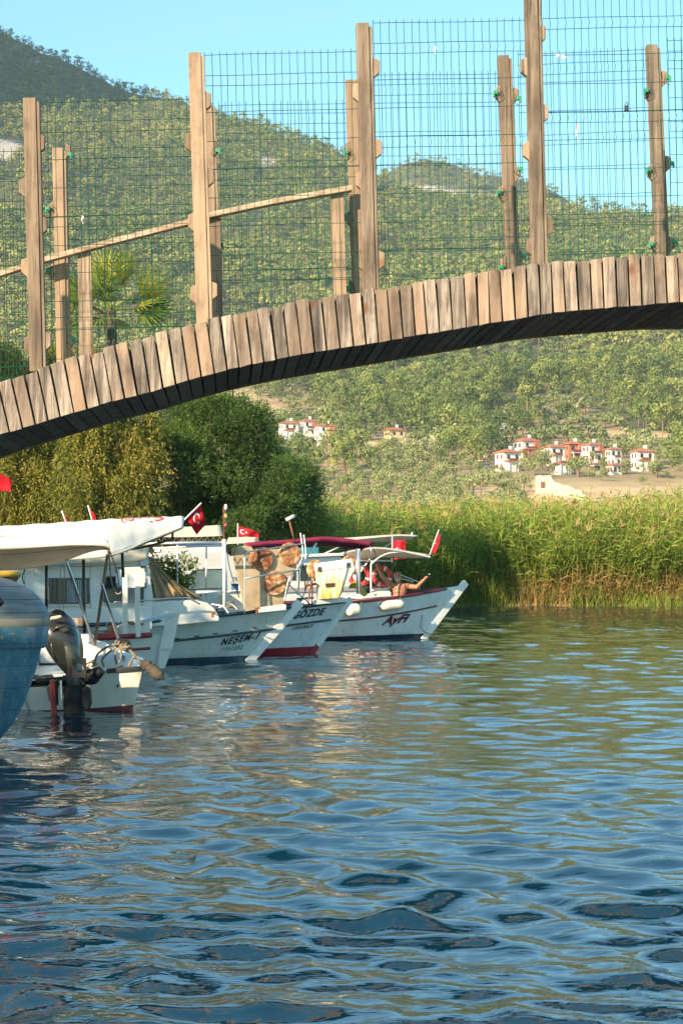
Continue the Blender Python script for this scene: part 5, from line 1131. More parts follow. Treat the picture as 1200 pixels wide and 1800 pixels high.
def lifering(c, R_, r_, nrm, label):
    rt = empty('life_ring', Vector(c) - Vector((0, 0, R_)), label, 'life ring'); n = Vector(nrm).normalized(); u = n.cross(Vector((0, 0, 1))).normalized(); v = u.cross(n)
    mr, mw = plain('red_lifering_vinyl', (.48, .03, .03), .5, 0, .2, 8), plain('white_lifering_band', (.72, .68, .62), .5)
    for k in range(8):
        band = k % 2 == 1; a0, a1 = (k // 2) * math.pi / 2 + (0.0 if not band else 1.30) + .5, (k // 2) * math.pi / 2 + (1.30 if not band else 1.5708) + .5
        pts = [Vector(c) + (u * math.cos(a0 + (a1 - a0) * i / 8) + v * math.sin(a0 + (a1 - a0) * i / 8)) * R_ for i in range(9)]
        MB().tube(pts, r_ * (1.05 if band else 1.0), 12).build('white_band' if band else 'ring_section', mw if band else mr, rt, smooth=True)
    return rt
c = AYF.pl(671, 1013, .25); lifering(c, 14.5 / F * c.y, 4.0 / F * c.y, AYF.r * .8 + AYF.h * -.3, 'round red life ring behind the raised arm of the man')
c = AYF.pl(631, 1012, -.1); lifering(c, 16 / F * c.y, 4.2 / F * c.y, AYF.r * .8 + AYF.h * -.3, 'sunlit orange-red life ring beside the yellow cover')

# ---------------------------------------------- the man
def man():
    c0 = AYF.pl(700, 1047, -.12); D = c0.y; q = lambda x, y, d=0.0: P(x, y - 1.0, D + d)
    rt_loc = q(700, 1054, .05)
    def cone(mb, a, b, ra, rb, n=14):
        a, b = Vector(a), Vector(b); mb.tube([a, b], [ra, rb], n); mb.ell(a, (ra, ra, ra), nu=n, nv=8); mb.ell(b, (rb, rb, rb), nu=n, nv=8)
    mb = MB(); sh_l, sh_r = q(687.5, 1030, .02), q(715.5, 1031, 0)
    # torso
    for (x, y, rx, ry, rz) in [(701.5, 1035, .155, .10, .10), (701.5, 1041, .155, .115, .10), (701, 1048, .145, .12, .10), (701, 1055, .15, .12, .10), (701, 1061, .16, .12, .09), (693, 1030.5, .08, .08, .06), (709, 1031, .08, .08, .06), (694, 1036, .075, .09, .06), (708, 1036.5, .075, .09, .06)]: mb.ell(q(x, y), (rx, ry, rz), nu=20, nv=12)
    cone(mb, q(700.5, 1031), q(699, 1021, -.01), .062, .055)
    # head, tilted slightly
    hc = q(698.5, 1013.5, -.02); mb.ell(hc, (.080, .098, .105), nu=22, nv=16); mb.ell(hc + Vector((0, -.012, -.055)), (.064, .080, .075), nu=18, nv=12)
    mb.ell(hc + Vector((-.002, -.098, -.012)), (.015, .022, .026)); mb.ell(hc + Vector((-.080, 0, -.01)), (.014, .022, .032)); mb.ell(hc + Vector((.080, 0, -.01)), (.014, .022, .032))
    mb.ell(hc + Vector((-.03, -.083, .022)), (.022, .014, .009)); mb.ell(hc + Vector((.03, -.083, .022)), (.022, .014, .009)); mb.ell(hc + Vector((0, -.086, -.052)), (.026, .012, .010))
    # raised arm (to the awning pole)
    el = q(672.5, 1015, -.06); wr = q(663.5, 999, -.05); cone(mb, sh_l, el, .066, .053); cone(mb, el, wr, .052, .034)
    hand(mb, wr, q(660.5, 992, -.05), Vector((.4, -.8, 0)), .95, curl=1.0)
    el2 = q(732, 1033, -.12); wr2 = q(745, 1020, -.2); cone(mb, sh_r, el2, .068, .054); cone(mb, el2, wr2, .052, .035)
    hand(mb, wr2, q(751, 1013, -.22), Vector((-.5, -.8, .2)), 1.0, curl=.7)
    # thighs and shins, hidden below the gunwale
    for sx in (-1, 1):
        hp = q(701 + sx * 7, 1060, .0); kn = hp + AYF.h * .34 + Vector((0, .10 + .06 * sx, .04)); an = kn - AYF.h * .10 + Vector((0, .02, -.30)); cone(mb, hp, kn, .08, .06); cone(mb, kn, an, .055, .04)
        mb.ell(an + Vector((0, -.06, -.02)), (.045, .11, .035))
    rt = empty('person', (rt_loc.x, rt_loc.y, rt_loc.z - .45), 'bald bearded shirtless man sitting in the boat with both arms raised', 'person')
    t = NT('tanned_skin'); n = t.noise(14, t.coord(), 4); skin = t.pbr(t.ramp(n, [(.3, (.27, .10, .055)), (.7, (.38, .16, .09))]), .5, 0, t.bump(n, .15, .004))
    o = mb.build('body', skin, rt, smooth=True); r = o.modifiers.new('r', 'REMESH'); r.mode = 'VOXEL'; r.voxel_size = .0065; r.use_smooth_shade = True; sm = o.modifiers.new('s', 'SMOOTH'); sm.iterations = 3; sm.factor = .5
    # beard, hair fringe, eyes, shorts
    grey = plain('grey_white_hair', (.36, .33, .30), .9, 0, .3, 90, .6)
    b = MB(); b.ell(hc + Vector((0, -.045, -.088)), (.058, .060, .052), nu=16, nv=10).ell(hc + Vector((-.05, -.03, -.055)), (.024, .05, .04)).ell(hc + Vector((.05, -.03, -.055)), (.024, .05, .04)).ell(hc + Vector((0, -.092, -.036)), (.034, .014, .011))
    o = b.build('beard', grey, rt, smooth=True); r = o.modifiers.new('r', 'REMESH'); r.mode = 'VOXEL'; r.voxel_size = .006; r.use_smooth_shade = True
    b = MB(); b.ell(hc + Vector((-.074, .02, .02)), (.016, .055, .04)).ell(hc + Vector((.074, .02, .02)), (.016, .055, .04)).ell(hc + Vector((0, .075, .0)), (.07, .03, .05)).build('hair', grey, rt, smooth=True)
    b = MB(); b.ell(hc + Vector((-.03, -.089, .006)), (.012, .008, .007)).ell(hc + Vector((.03, -.089, .006)), (.012, .008, .007)).build('eyes', plain('dark_eyes', (.03, .02, .015), .3), rt, smooth=True)
    b = MB(); b.ell(q(701, 1061), (.175, .14, .09), nu=18, nv=10)
    for sx in (-1, 1): hp = q(701 + sx * 7, 1060); b.tube([hp, hp + AYF.h * .2 + Vector((0, .06 + .03 * sx, .02))], [.092, .088], 14)
    b.build('shorts', cloth_mat('dark_shorts_cloth', (.04, .05, .08)), rt, smooth=True)
    MB().tube([P(752.5, 1010, D - .22), P(755.5, 1009, D - .22)], .006, 6).build('cigarette', M_FLAGW, rt)
def hand(mb, w, tip, side, sc=1.0, curl=.6):
    d = (tip - w).normalized(); s_ = (side - d * side.dot(d)).normalized(); n = d.cross(s_); pl = .085 * sc
    mb.tube([w, w + d * pl * .5, w + d * pl], [.030 * sc, .034 * sc, .036 * sc], 10); M = Matrix((s_, d, n)).transposed(); mb.ell(w + d * pl * .55, (.040 * sc, .05 * sc, .018 * sc), M)
    for k, (o, l) in enumerate([(-.030, .062), (-.010, .074), (.010, .078), (.029, .070)]):
        p = w + d * pl * .9 + s_ * o * sc; a = p + (d * .6 + n * .2 * curl) * l * .5 * sc; b = a + (d * (.9 - .8 * curl) + n * curl) .normalized() * l * .38 * sc; e = b + (d * (.3 - 1.1 * curl) + n * .5).normalized() * l * .30 * sc
        mb.tube([p, a, b, e], [.0105 * sc, .0098 * sc, .0092 * sc, .0075 * sc], 8); mb.ell(e, (.0078 * sc,) * 3, nu=8, nv=6)
    p = w + d * .025 * sc - s_ * .03 * sc; a = p + (d * .5 - s_ * .7).normalized() * .034 * sc; b = a + (d * .9 - s_ * .1 + n * .5 * curl).normalized() * .03 * sc; mb.tube([p, a, b], [.014 * sc, .012 * sc, .009 * sc], 8); mb.ell(b, (.0092 * sc,) * 3, nu=8, nv=6)
man()

# ---------------------------------------------- double-ender with red gunwale and the long white awning
def boat_red():
    H = Hull('wooden_boat', 'white double-ended boat with red gunwale, tall white posts and long white awning', (268, 1178), (282, 1115), 14, 4.6, .80, .50, .55, [M_HULLG, M_DRED], boot=.06); R = H.root
    H.rail('gunwale', M_REDP, .042, t1=.97); H.rub((236, 1146), (264, 1139), M_REDP, .022)
    up = Vector((0, 0, 1)); D = H.W.y
    # deadwood and rudder
    px = [(262, 1173), (266, 1140), (282, 1119), (286, 1121), (291, 1120), (281, 1173)]; MB().slab([P(x, y, D + .05) for x, y in px][::-1], Vector((0, .05, 0)), 1).build('stern_post', M_WHITE, R, bevel=.006)
    px = [(276, 1176), (281, 1139), (289, 1101), (299, 1069), (303, 1067), (317, 1069), (317, 1073), (303, 1140), (300, 1146), (289, 1176)]
    ru = MB().slab([P(x, y, D - .02) for x, y in px][::-1], Vector((0, .045, 0)), 1).build('rudder', M_WHITE, R, bevel=.006); mb = MB()
    for (x, y) in [(310, 1080), (306, 1094), (303, 1108), (300, 1122), (292, 1090)]: mb.ell(P(x, y, D - .025), (.012, .01, .012), nu=8, nv=5)
    mb.beam(P(286, 1139, D - .045), P(302, 1141, D - .045), .02, .02).build('bolt', M_STEEL, ru, smooth=False)
    MB().beam(P(252, 1092, D - .3), P(308, 1080, D + .0), .045, .05).build('tiller', paint('pale_blue_paint', (.45, .58, .66), (.3, .3, .25), .3), R, bevel=.006)
    # engine box and the two tall white posts
    b0 = H.pl(232, 1110, .0); MB().box(b0 + Vector((0, .12, -.06)), (.42, .4, .34), Matrix.Rotation(math.radians(25), 3, 'Z')).build('engine_box', M_WHITE, R, bevel=.015); MB().box(b0 + Vector((.17, .2, .02)), (.16, .16, .3), Matrix.Rotation(math.radians(25), 3, 'Z')).build('control_box', M_WHITE, R, bevel=.01)
    MB().beam(H.pl(221, 1118, -.15), H.pl(220, 1010, -.15), .075, .04, up=H.r).build('white_post', M_WHITE, R, bevel=.005); MB().beam(H.pl(243, 1120, -.3), H.pl(241, 1003, -.3), .075, .045, up=H.r).build('white_post', M_WHITE, R, bevel=.005)
    rs = np.random.RandomState(2); mb = MB()
    for k in range(5): c = b0 + Vector((-.05 + .05 * k, .05 * rs.randn(), .13 + .01 * rs.randn())); mb.tube([c + Vector((.04 * math.cos(a), .04 * math.sin(a), .01 * math.sin(3 * a))) for a in np.linspace(0, 6, 14)], .013, 6)
    mb.build('pink_rope_coil', paint('pink_rope', (.50, .25, .20), (.2, .15, .1), .5, .9, 20), R, smooth=True)
    MB().tube([P(184, 1112, D - .3), P(214, 1094, D - .2)], .016, 8).build('boat_hook', M_POST, R, smooth=True)
    # long white awning on bowed frames
    D0 = 27.2
    n_ = [P(-120, 1000, D0 - 1.1), P(0, 992, D0 - .8), P(110, 984, D0 - .4), P(195, 976, D0), P(262, 950, D0 + .7), P(322, 926, D0 + 1.3)]
    c1 = [P(-120, 962, D0 - .8), P(0, 952, D0 - .5), P(110, 944, D0 - .1), P(195, 936, D0 + .3), P(262, 926, D0 + .9), P(324, 914, D0 + 1.5)]
    r_ = [P(-120, 934, D0 - .1), P(0, 926, D0 + .1), P(110, 919, D0 + .5), P(195, 913, D0 + .9), P(262, 910, D0 + 1.3), P(322, 908, D0 + 1.7)]
    f_ = [P(-120, 985, D0 + 1.3), P(0, 975, D0 + 1.5), P(110, 965, D0 + 1.9), P(195, 956, D0 + 2.2), P(262, 940, D0 + 2.3), P(318, 922, D0 + 2.3)]
    g = sheet([n_, c1, r_, f_], 60, 18)
    for j, row in enumerate(g):
        for i, p in enumerate(row): row[i] = p + Vector((0, -.012 * math.sin(i * .55 + j * .2), .006 * math.sin(i * 1.1)))
    aw = MB().grid(g).build('awning', M_AWNW, R, smooth=True, solid=.008)
    hem = cr(n_, 60); MB().tube(hem, .018, 6).build('hem', M_AWN, aw, smooth=True)
    # upside-down red lettering near the ridge
    mred = plain('faded_red_print', (.50, .10, .08), .8)
    def s2w(u, v, off=.012):
        i = min(max(u, 0), .999) * 60; j = min(max(v, 0), .999) * 18; a, b = int(i), int(j); fu, fv = i - a, j - b
        p = g[b][a].lerp(g[b][a + 1], fu).lerp(g[b + 1][a].lerp(g[b + 1][a + 1], fu), fv); nn = (g[b][a + 1] - g[b][a]).cross(g[b + 1][a] - g[b][a]).normalized(); return p + nn * off * (1 if nn.y < 0 else -1)
    def uv(x, y):
        best = min(((600 + F * g[j][i].x / g[j][i].y - x) ** 2 + (1000 - F * (g[j][i].z - EYE) / g[j][i].y - y) ** 2, i, j) for j in range(13) for i in range(61)); return best[1] / 60, best[2] / 18
    for s_, x0, x1, y0, y1 in [('GÜ', 212, 233, 921, 911), ('EL', 236, 262, 913, 909), ('SI', 264, 287, 917, 909)]:
        v, f, _ = text_geo(s_, .02); (ua, va), (ub, vb) = uv(x0, y0), uv(x1, y1); vs = [s2w(ua + (ub - ua) * (1 - x), va + (vb - va) * (1 - y)) for x, y, _z in v]; MB().add(vs, f).build('lettering', mred, aw)
    # frame under it
    tubes(R, 'awning_frame', M_DTUBE, [[P(160, 975, 28.3), P(250, 962, 28.7), P(303, 948, 29.0)], [P(195, 976, 27.4), P(262, 952, 28.1), P(320, 928, 28.6)], [P(303, 950, 29), P(304, 932, 29)], [P(222, 968, 28.2), P(222, 958, 28.4)]], .018)
    for a, b in [((82, 985), (82, 1078)), ((147, 975), (149, 1122)), ((215, 970), (217, 1015))]: MB().tube([P(*a, 28.2), P(*b, 28.2)], .022, 8).build('awning_pole', M_DTUBE, R, smooth=True)
    mb = MB()
    for k in range(9):
        x, y = 205 + k * 13, 976 - k * 5.7; mb.tube([P(x, y - 3, 27.6 + k * .12), P(x - 9, y + 7, 27.9 + k * .12)], .005, 4)
    mb.build('lacing', M_ROPE, aw)
    return H
RED = boat_red()

# ---------------------------------------------- small motor boat with raised outboard
def motor_boat():
    D = 21.8; z0 = P(140, 1250, D); root = empty('motor_boat', (z0.x, z0.y, 0), 'small white motor boat with dark outboard and cream awning, nearest the blue hull', 'motor boat')
    ang = math.radians(97); h = Vector((math.cos(ang), math.sin(ang), 0)); r = Vector((h.y, -h.x, 0)); c = P(140, 1250, D); c.z = 0; up = Vector((0, 0, 1))
    secs = []; N = 15; L = 3.6
    for i in range(N + 1):
        s = i / N; hw = .66 * (1 - s ** 2.8) + .01; zs = .46 + .22 * s ** 2; cl = c + h * (L * s)
        if i == 0: zs = .46
        prof = [(-1.0, zs), (-.97, zs * .55), (-.93, .11), (-.85, -.05), (0, -.22), (.85, -.05), (.93, .11), (.97, zs * .55), (1.0, zs)]
        secs.append([cl + r * (k * hw * (1 if z > .3 else .96)) + up * z for k, z in prof])
    mb = MB().grid(secs); nq = 8
    for i in range(N):
        for j in (2, 3, 4, 5): mb.m[i * nq + j] = 1
    mb.build('hull', [M_CREAM, M_DRED], root, smooth=True)
    tp = [(33, 1258), (31, 1214), (84, 1209), (142, 1205), (160, 1188), (170, 1180), (251, 1176), (249, 1188), (236, 1240), (234, 1248)]
    MB().slab([P(x, y, D - .03) for x, y in tp][::-1], Vector((0, .05, 0)), 1).build('transom', M_CREAM, root, bevel=.008)
    MB().slab([P(x, y, D - .036) for x, y in [(33, 1262), (33, 1250), (90, 1248), (160, 1245), (235, 1239), (232, 1258)]][::-1], Vector((0, .05, 0)), 1).build('bottom_paint', M_DRED, root, bevel=.004)
    MB().beam(P(188, 1179.5, D - .05), P(252, 1174, D - .05), .03, .05).build('rubber_strip', M_BLACK, root, bevel=.008); MB().tube([P(170, 1181, D - .03), P(190, 1178, D - .03)], .03, 10).build('rim_end', M_WHITE, root, smooth=True)
    MB().beam(P(36, 1212, D), P(100, 1207, D), .06, .03).build('transom_rim', M_WHITE, root, bevel=.006)
    MB().tube([P(251.5, 1178, D + .02), P(246, 1196, D + .02), P(238, 1220, D + .02)], .012, 6).build('chine_strip', M_DRED, root, smooth=True)
    for sg in (-1, 1):
        pts = [s[0 if sg < 0 else 8] + up * .015 for s in secs]; MB().tube(pts, .028, 8).build('gunwale', M_WHITE, root, smooth=True)
    MB().grid([[s[0] - up * .12 + r * .02, (s[0] + s[8]) / 2 - up * .10, s[8] - up * .12 - r * .02] for s in secs]).build('deck', M_CREAM, root)
    MB().ell(P(207, 1172, D + .45), (.36, .30, .17), nu=20, nv=10).build('white_seat', M_WHITE, root, smooth=True); MB().box(P(170, 1148, D + .9), (.20, .25, .26)).build('pedestal', M_WHITE, root, bevel=.02)
    MB().box(P(62, 1212, D + .5), (.5, .6, .14)).build('rear_bench', M_WHITE, root, bevel=.03); MB().box(P(118, 1140, D + 2.2), (.62, .5, .35)).build('console', M_WHITE, root, bevel=.03)
    MB().beam(P(122, 1092, D + 1.3), P(146, 1094, D + 1.3), .15, .09).build('wooden_box', M_POST, root, bevel=.01)
    MB().beam(P(207, 1203, D - .05), P(207, 1208, D - .05), .02, .02).build('drain_fitting', M_BLACK, root)
    # poles of the awning
    for a, b, m in [((117, 985), (166, 1134), M_STEEL), ((191, 964), (167, 1132), M_POST), ((179, 1026), (210, 1128), M_STEEL)]: MB().tube([P(*a, 21.2), P(*b, 22.3)], .018, 8).build('awning_pole', m, root, smooth=True)
    # cream awning seen from slightly below
    D1 = 19.8
    n_ = [P(-90, 950, D1), P(0, 950, D1), P(60, 953, D1), P(130, 950, D1), P(180, 949, D1), P(192, 957, D1)]
    e_ = [P(-90, 944, D1 + .05), P(0, 944, D1 + .08), P(60, 946, D1 + .08), P(130, 946, D1 + .08), P(178, 946, D1 + .08), P(190, 951, D1 + .08)]
    lo = [P(-90, 968, D1), P(0, 966, D1), P(60, 963, D1), P(130, 959, D1), P(180, 960, D1), P(194, 966, D1 + .05)]
    f1 = [P(-90, 990, D1 + 1.0), P(0, 983, D1 + 1.0), P(60, 980, D1 + 1.0), P(130, 972, D1 + 1.0), P(175, 965, D1 + .8), P(192, 966, D1 + .5)]
    f2 = [P(-90, 1004, D1 + 2.0), P(0, 1002, D1 + 2.0), P(50, 999, D1 + 2.0), P(110, 987, D1 + 2.0), P(160, 969, D1 + 1.6), P(190, 964, D1 + .9)]
    tp2 = [P(-90, 985, D1 + 2.1), P(0, 975, D1 + 2.2), P(60, 972, D1 + 2.2), P(110, 968, D1 + 2.2), P(160, 958, D1 + 1.8), P(188, 956, D1 + .9)]
    aw = MB().grid(sheet([n_, f1, f2], 40, 10)).build('awning', M_AWN, root, smooth=True, solid=.008); MB().grid(sheet([e_, n_, lo], 40, 6)).build('awning_edge', M_AWNW, aw, smooth=True, solid=.006)
    MB().tube(cr([P(-90, 977, D1 + .6), P(0, 975, D1 + .62), P(60, 971, D1 + .6), P(130, 964, D1 + .55), P(170, 960, D1 + .4)], 30), .012, 6, sq=.4).build('seam_tape', plain('lilac_tape', (.45, .40, .42), .8), aw, smooth=True)
    # loops of rope hanging from the awning corner
    tubes(root, 'hanging_rope', M_ROPE, [[P(192, 970, 20.6), P(196, 1020, 20.6), P(205, 1043, 20.6), P(214, 1040, 20.6), P(212, 1030, 20.7)], [P(193, 968, 20.6), P(206, 1005, 20.6), P(210, 1035, 20.6)], [P(45, 1000, 20.6), P(40, 1015, 20.6), P(46, 1035, 20.6)]], .008, 5)
    # ---- outboard motor, tilted, seen from behind
    om = MB(); Dm = D - .35; ax = [(104, 1080), (104, 1086), (106, 1098), (108, 1114), (111, 1130), (115, 1146), (120, 1162), (126, 1176), (130, 1186)]; wd = [12, 25, 33, 37, 37, 34, 27, 18, 12]
    def ring(x, y, w, dd, n=22, sqz=.62, d=Dm, tilt=.22, bias=0):
        c_ = P(x, y, d); out = []
        for k in range(n):
            a = 2 * math.pi * k / n; ca, sa = math.cos(a), math.sin(a); ca = math.copysign(abs(ca) ** .75, ca); sa = math.copysign(abs(sa) ** .75, sa)
            out.append(c_ + Vector((ca * w / F * d, sa * dd, -ca * w / F * d * tilt + sa * .05)))
        return out
    rows = [ring(x, y, w * .96, max(.05, w / F * Dm * .95)) for (x, y), w in zip(ax, wd)]; mb = MB(); mb.grid(rows, closed=True).add(rows[0], [tuple(range(22))[::-1]]).add(rows[-1], [tuple(range(22))])
    tcow = NT('outboard_cowling'); nn = tcow.noise(8, tcow.coord(), 5); mcow = tcow.pbr(tcow.ramp(nn, [(.35, (.022, .025, .024)), (.7, (.05, .053, .05))]), .22, .25, None, **{'Coat Weight': .4})
    mot = mb.build('outboard_motor', mcow, root, smooth=True); mot.modifiers.new('s', 'SUBSURF').levels = 1; mot.modifiers['s'].render_levels = 2
    grey = plain('pale_grey_casting', (.075, .078, .07), .3, .3, .2, 10); blk = plain('black_casting', (.012, .012, .014), .55, .0, .4, 10)
    rows = [ring(x, y, w, dd, 14, d=Dm - .10) for x, y, w, dd in [(113, 1098, 5, .05), (117, 1112, 10, .08), (121, 1130, 11, .12), (126, 1150, 11, .12), (131, 1168, 12, .10), (133, 1182, 14, .09), (131, 1196, 12, .08)]]
    MB().grid(rows, closed=True).build('cowling_spine', grey, mot, smooth=True)
    rows = [ring(x, y, w, dd, 16, d=Dm) for x, y, w, dd in [(104, 1082, 26, .16), (106, 1088, 31, .20), (107, 1092, 30, .2)]]
    MB().tube([P(93, 1110, Dm - .2), P(100, 1103, Dm - .22), P(112, 1100, Dm - .22)], .012, 6).tube([P(90, 1126, Dm - .2), P(92, 1140, Dm - .2), P(98, 1160, Dm - .18)], .010, 6).build('cowling_groove', grey, mot, smooth=True)
    mb = MB(); mb.slab([P(x, y, Dm - .245) for x, y in [(112, 1112), (104, 1106), (118, 1103), (122, 1108)]], Vector((0, .03, 0)), 1).build('air_intake', blk, mot, bevel=.004); MB().slab([P(x, y, Dm - .235) for x, y in [(88, 1090), (90, 1084), (107, 1081), (109, 1085), (100, 1088)]], Vector((0, .04, 0)), 1).build('cowling_decal', plain('silver_decal', (.55, .55, .52), .3, .3), mot, bevel=.006)
    # bracket plate with a round hole, midsection, gearcase and propeller
    mb = MB(); n = 20; o_ = []; i_ = []; cx, cy = 139.5, 1174
    for k in range(n):
        a = 2 * math.pi * k / n; ca, sa = math.cos(a), math.sin(a); m = max(abs(ca) / 12.5, abs(sa) / 17); o_.append(P(cx + ca / m * .98, cy + sa / m, Dm - .32)); i_.append(P(cx + 8 * ca, cy + 8 * sa, Dm - .32))
    t3 = Vector((0, .035, 0)); mb.grid([o_, i_, [p + t3 for p in i_], [p + t3 for p in o_], o_], closed=True).build('bracket_plate', blk, mot)
    rows = [ring(x, y, w, dd, 14, d=Dm) for x, y, w, dd in [(134, 1184, 13, .09), (135, 1196, 20, .11), (133, 1204, 17, .10), (134, 1216, 23, .12), (130, 1226, 17, .10), (131, 1240, 20, .10), (128, 1262, 13, .09), (128, 1300, 9, .08)]]
    MB().grid(rows, closed=True).add(rows[-1], [tuple(range(14))]).build('midsection', blk, mot, smooth=True)
    MB().tube([P(112, 1196, Dm), P(150, 1194, Dm)], .06, 10).ell(P(160, 1190, Dm - .1), (.11, .10, .09)).build('tilt_bracket', blk, mot, smooth=True); MB().beam(P(66, 1197, Dm + .25), P(110, 1193, Dm + .1), .08, .05).build('steering_arm', blk, mot, bevel=.01)
    MB().tube([P(155, 1188, Dm - .12), P(176, 1182, Dm - .14), P(182, 1186, Dm - .14)], [.06, .07, .04], 14).build('gearcase', blk, mot, smooth=True)
    MB().slab([P(x, y, Dm - .16) for x, y in [(145, 1238), (142, 1218), (150, 1206), (158, 1212), (159, 1235), (154, 1249), (149, 1248)]], Vector((.02, .05, 0)), 1).build('propeller_blade', blk, mot, bevel=.012)
    MB().slab([P(x, y, Dm - .1) for x, y in [(86, 1232), (82, 1210), (92, 1196), (101, 1198), (103, 1240)]], Vector((.0, .05, 0)), 1).build('skeg', blk, mot, bevel=.012)
    MB().beam(P(93, 1195, Dm - .13), P(97, 1290, Dm - .13), .06, .06).build('red_bracket', M_DRED, mot, bevel=.01); MB().tube([P(107, 1196, Dm - .1), P(108, 1230, Dm - .1)], .018, 8).build('trim_rod', M_STEEL, mot)
    mb = MB(); rs = np.random.RandomState(9)
    for k in range(4): mb.tube(cr([P(148 + rs.randn() * 5, 1190 + rs.randn() * 5, Dm - .22) for _ in range(5)], 20), .007, 5)
    mb.build('cable', M_ROPE, mot, smooth=True)
    # tangled mooring rope
    rt = empty('rope_tangle', P(195, 1178, D + .1), 'tangled grey mooring rope heaped on the white stern corner', 'rope'); mb = MB(); rs = np.random.RandomState(14)
    for k in range(9):
        c_ = P(188 + rs.randn() * 14, 1167 + rs.randn() * 4, D + .15 + rs.rand() * .2); R_ = .05 + .05 * rs.rand(); a0 = rs.rand() * 6; e = rs.rand() * .8 + .3
        mb.tube([c_ + Vector((R_ * 1.5 * math.cos(a0 + t_), R_ * .8 * math.sin(a0 + t_), R_ * e * math.sin(a0 + t_ + .6) + .01 * math.sin(t_ * 3))) for t_ in np.linspace(0, 5.8, 22)], .011, 6)
    mb.build('coil', M_ROPE, rt, smooth=True)
    for pts in [[P(166, 1168, D + .1), P(172, 1150, D + .1), P(192, 1136, D), P(214, 1132, D), P(226, 1140, D), P(240, 1158, D)], [P(205, 1168, D), P(203, 1150, D), P(210, 1140, D), P(214, 1150, D), P(210, 1166, D)], [P(183, 1172, D), P(180, 1160, D), P(190, 1148, D), P(205, 1138, D)], [P(226, 1172, D), P(232, 1160, D), P(238, 1152, D)]]:
        MB().tube(cr(pts, 24), .013, 7).build('rope_end', M_ROPE, rt, smooth=True)
    mb = MB()
    for k in range(5): c_ = P(217 + 2.5 * rs.randn(), 1133 + 2 * rs.randn(), D); mb.tube([c_ + Vector((.05 * math.cos(t_), .03 * math.sin(t_ + k), .04 * math.sin(t_))) for t_ in np.linspace(0, 6, 14)], .014, 6)
    mb.build('knot', M_ROPE, rt, smooth=True)
    mo = paint('weathered_fender', (.065, .052, .038), (.24, .21, .15), .4, .9, 14, False)
    fender('old weed-crusted brown fender hanging off the stern corner', P(250, 1163, D - .05), P(286, 1192, D - .15), .065, mo, [[P(247, 1160, D), P(240, 1152, D), P(226, 1140, D)]], .25, .02, rough=.5)
motor_boat()

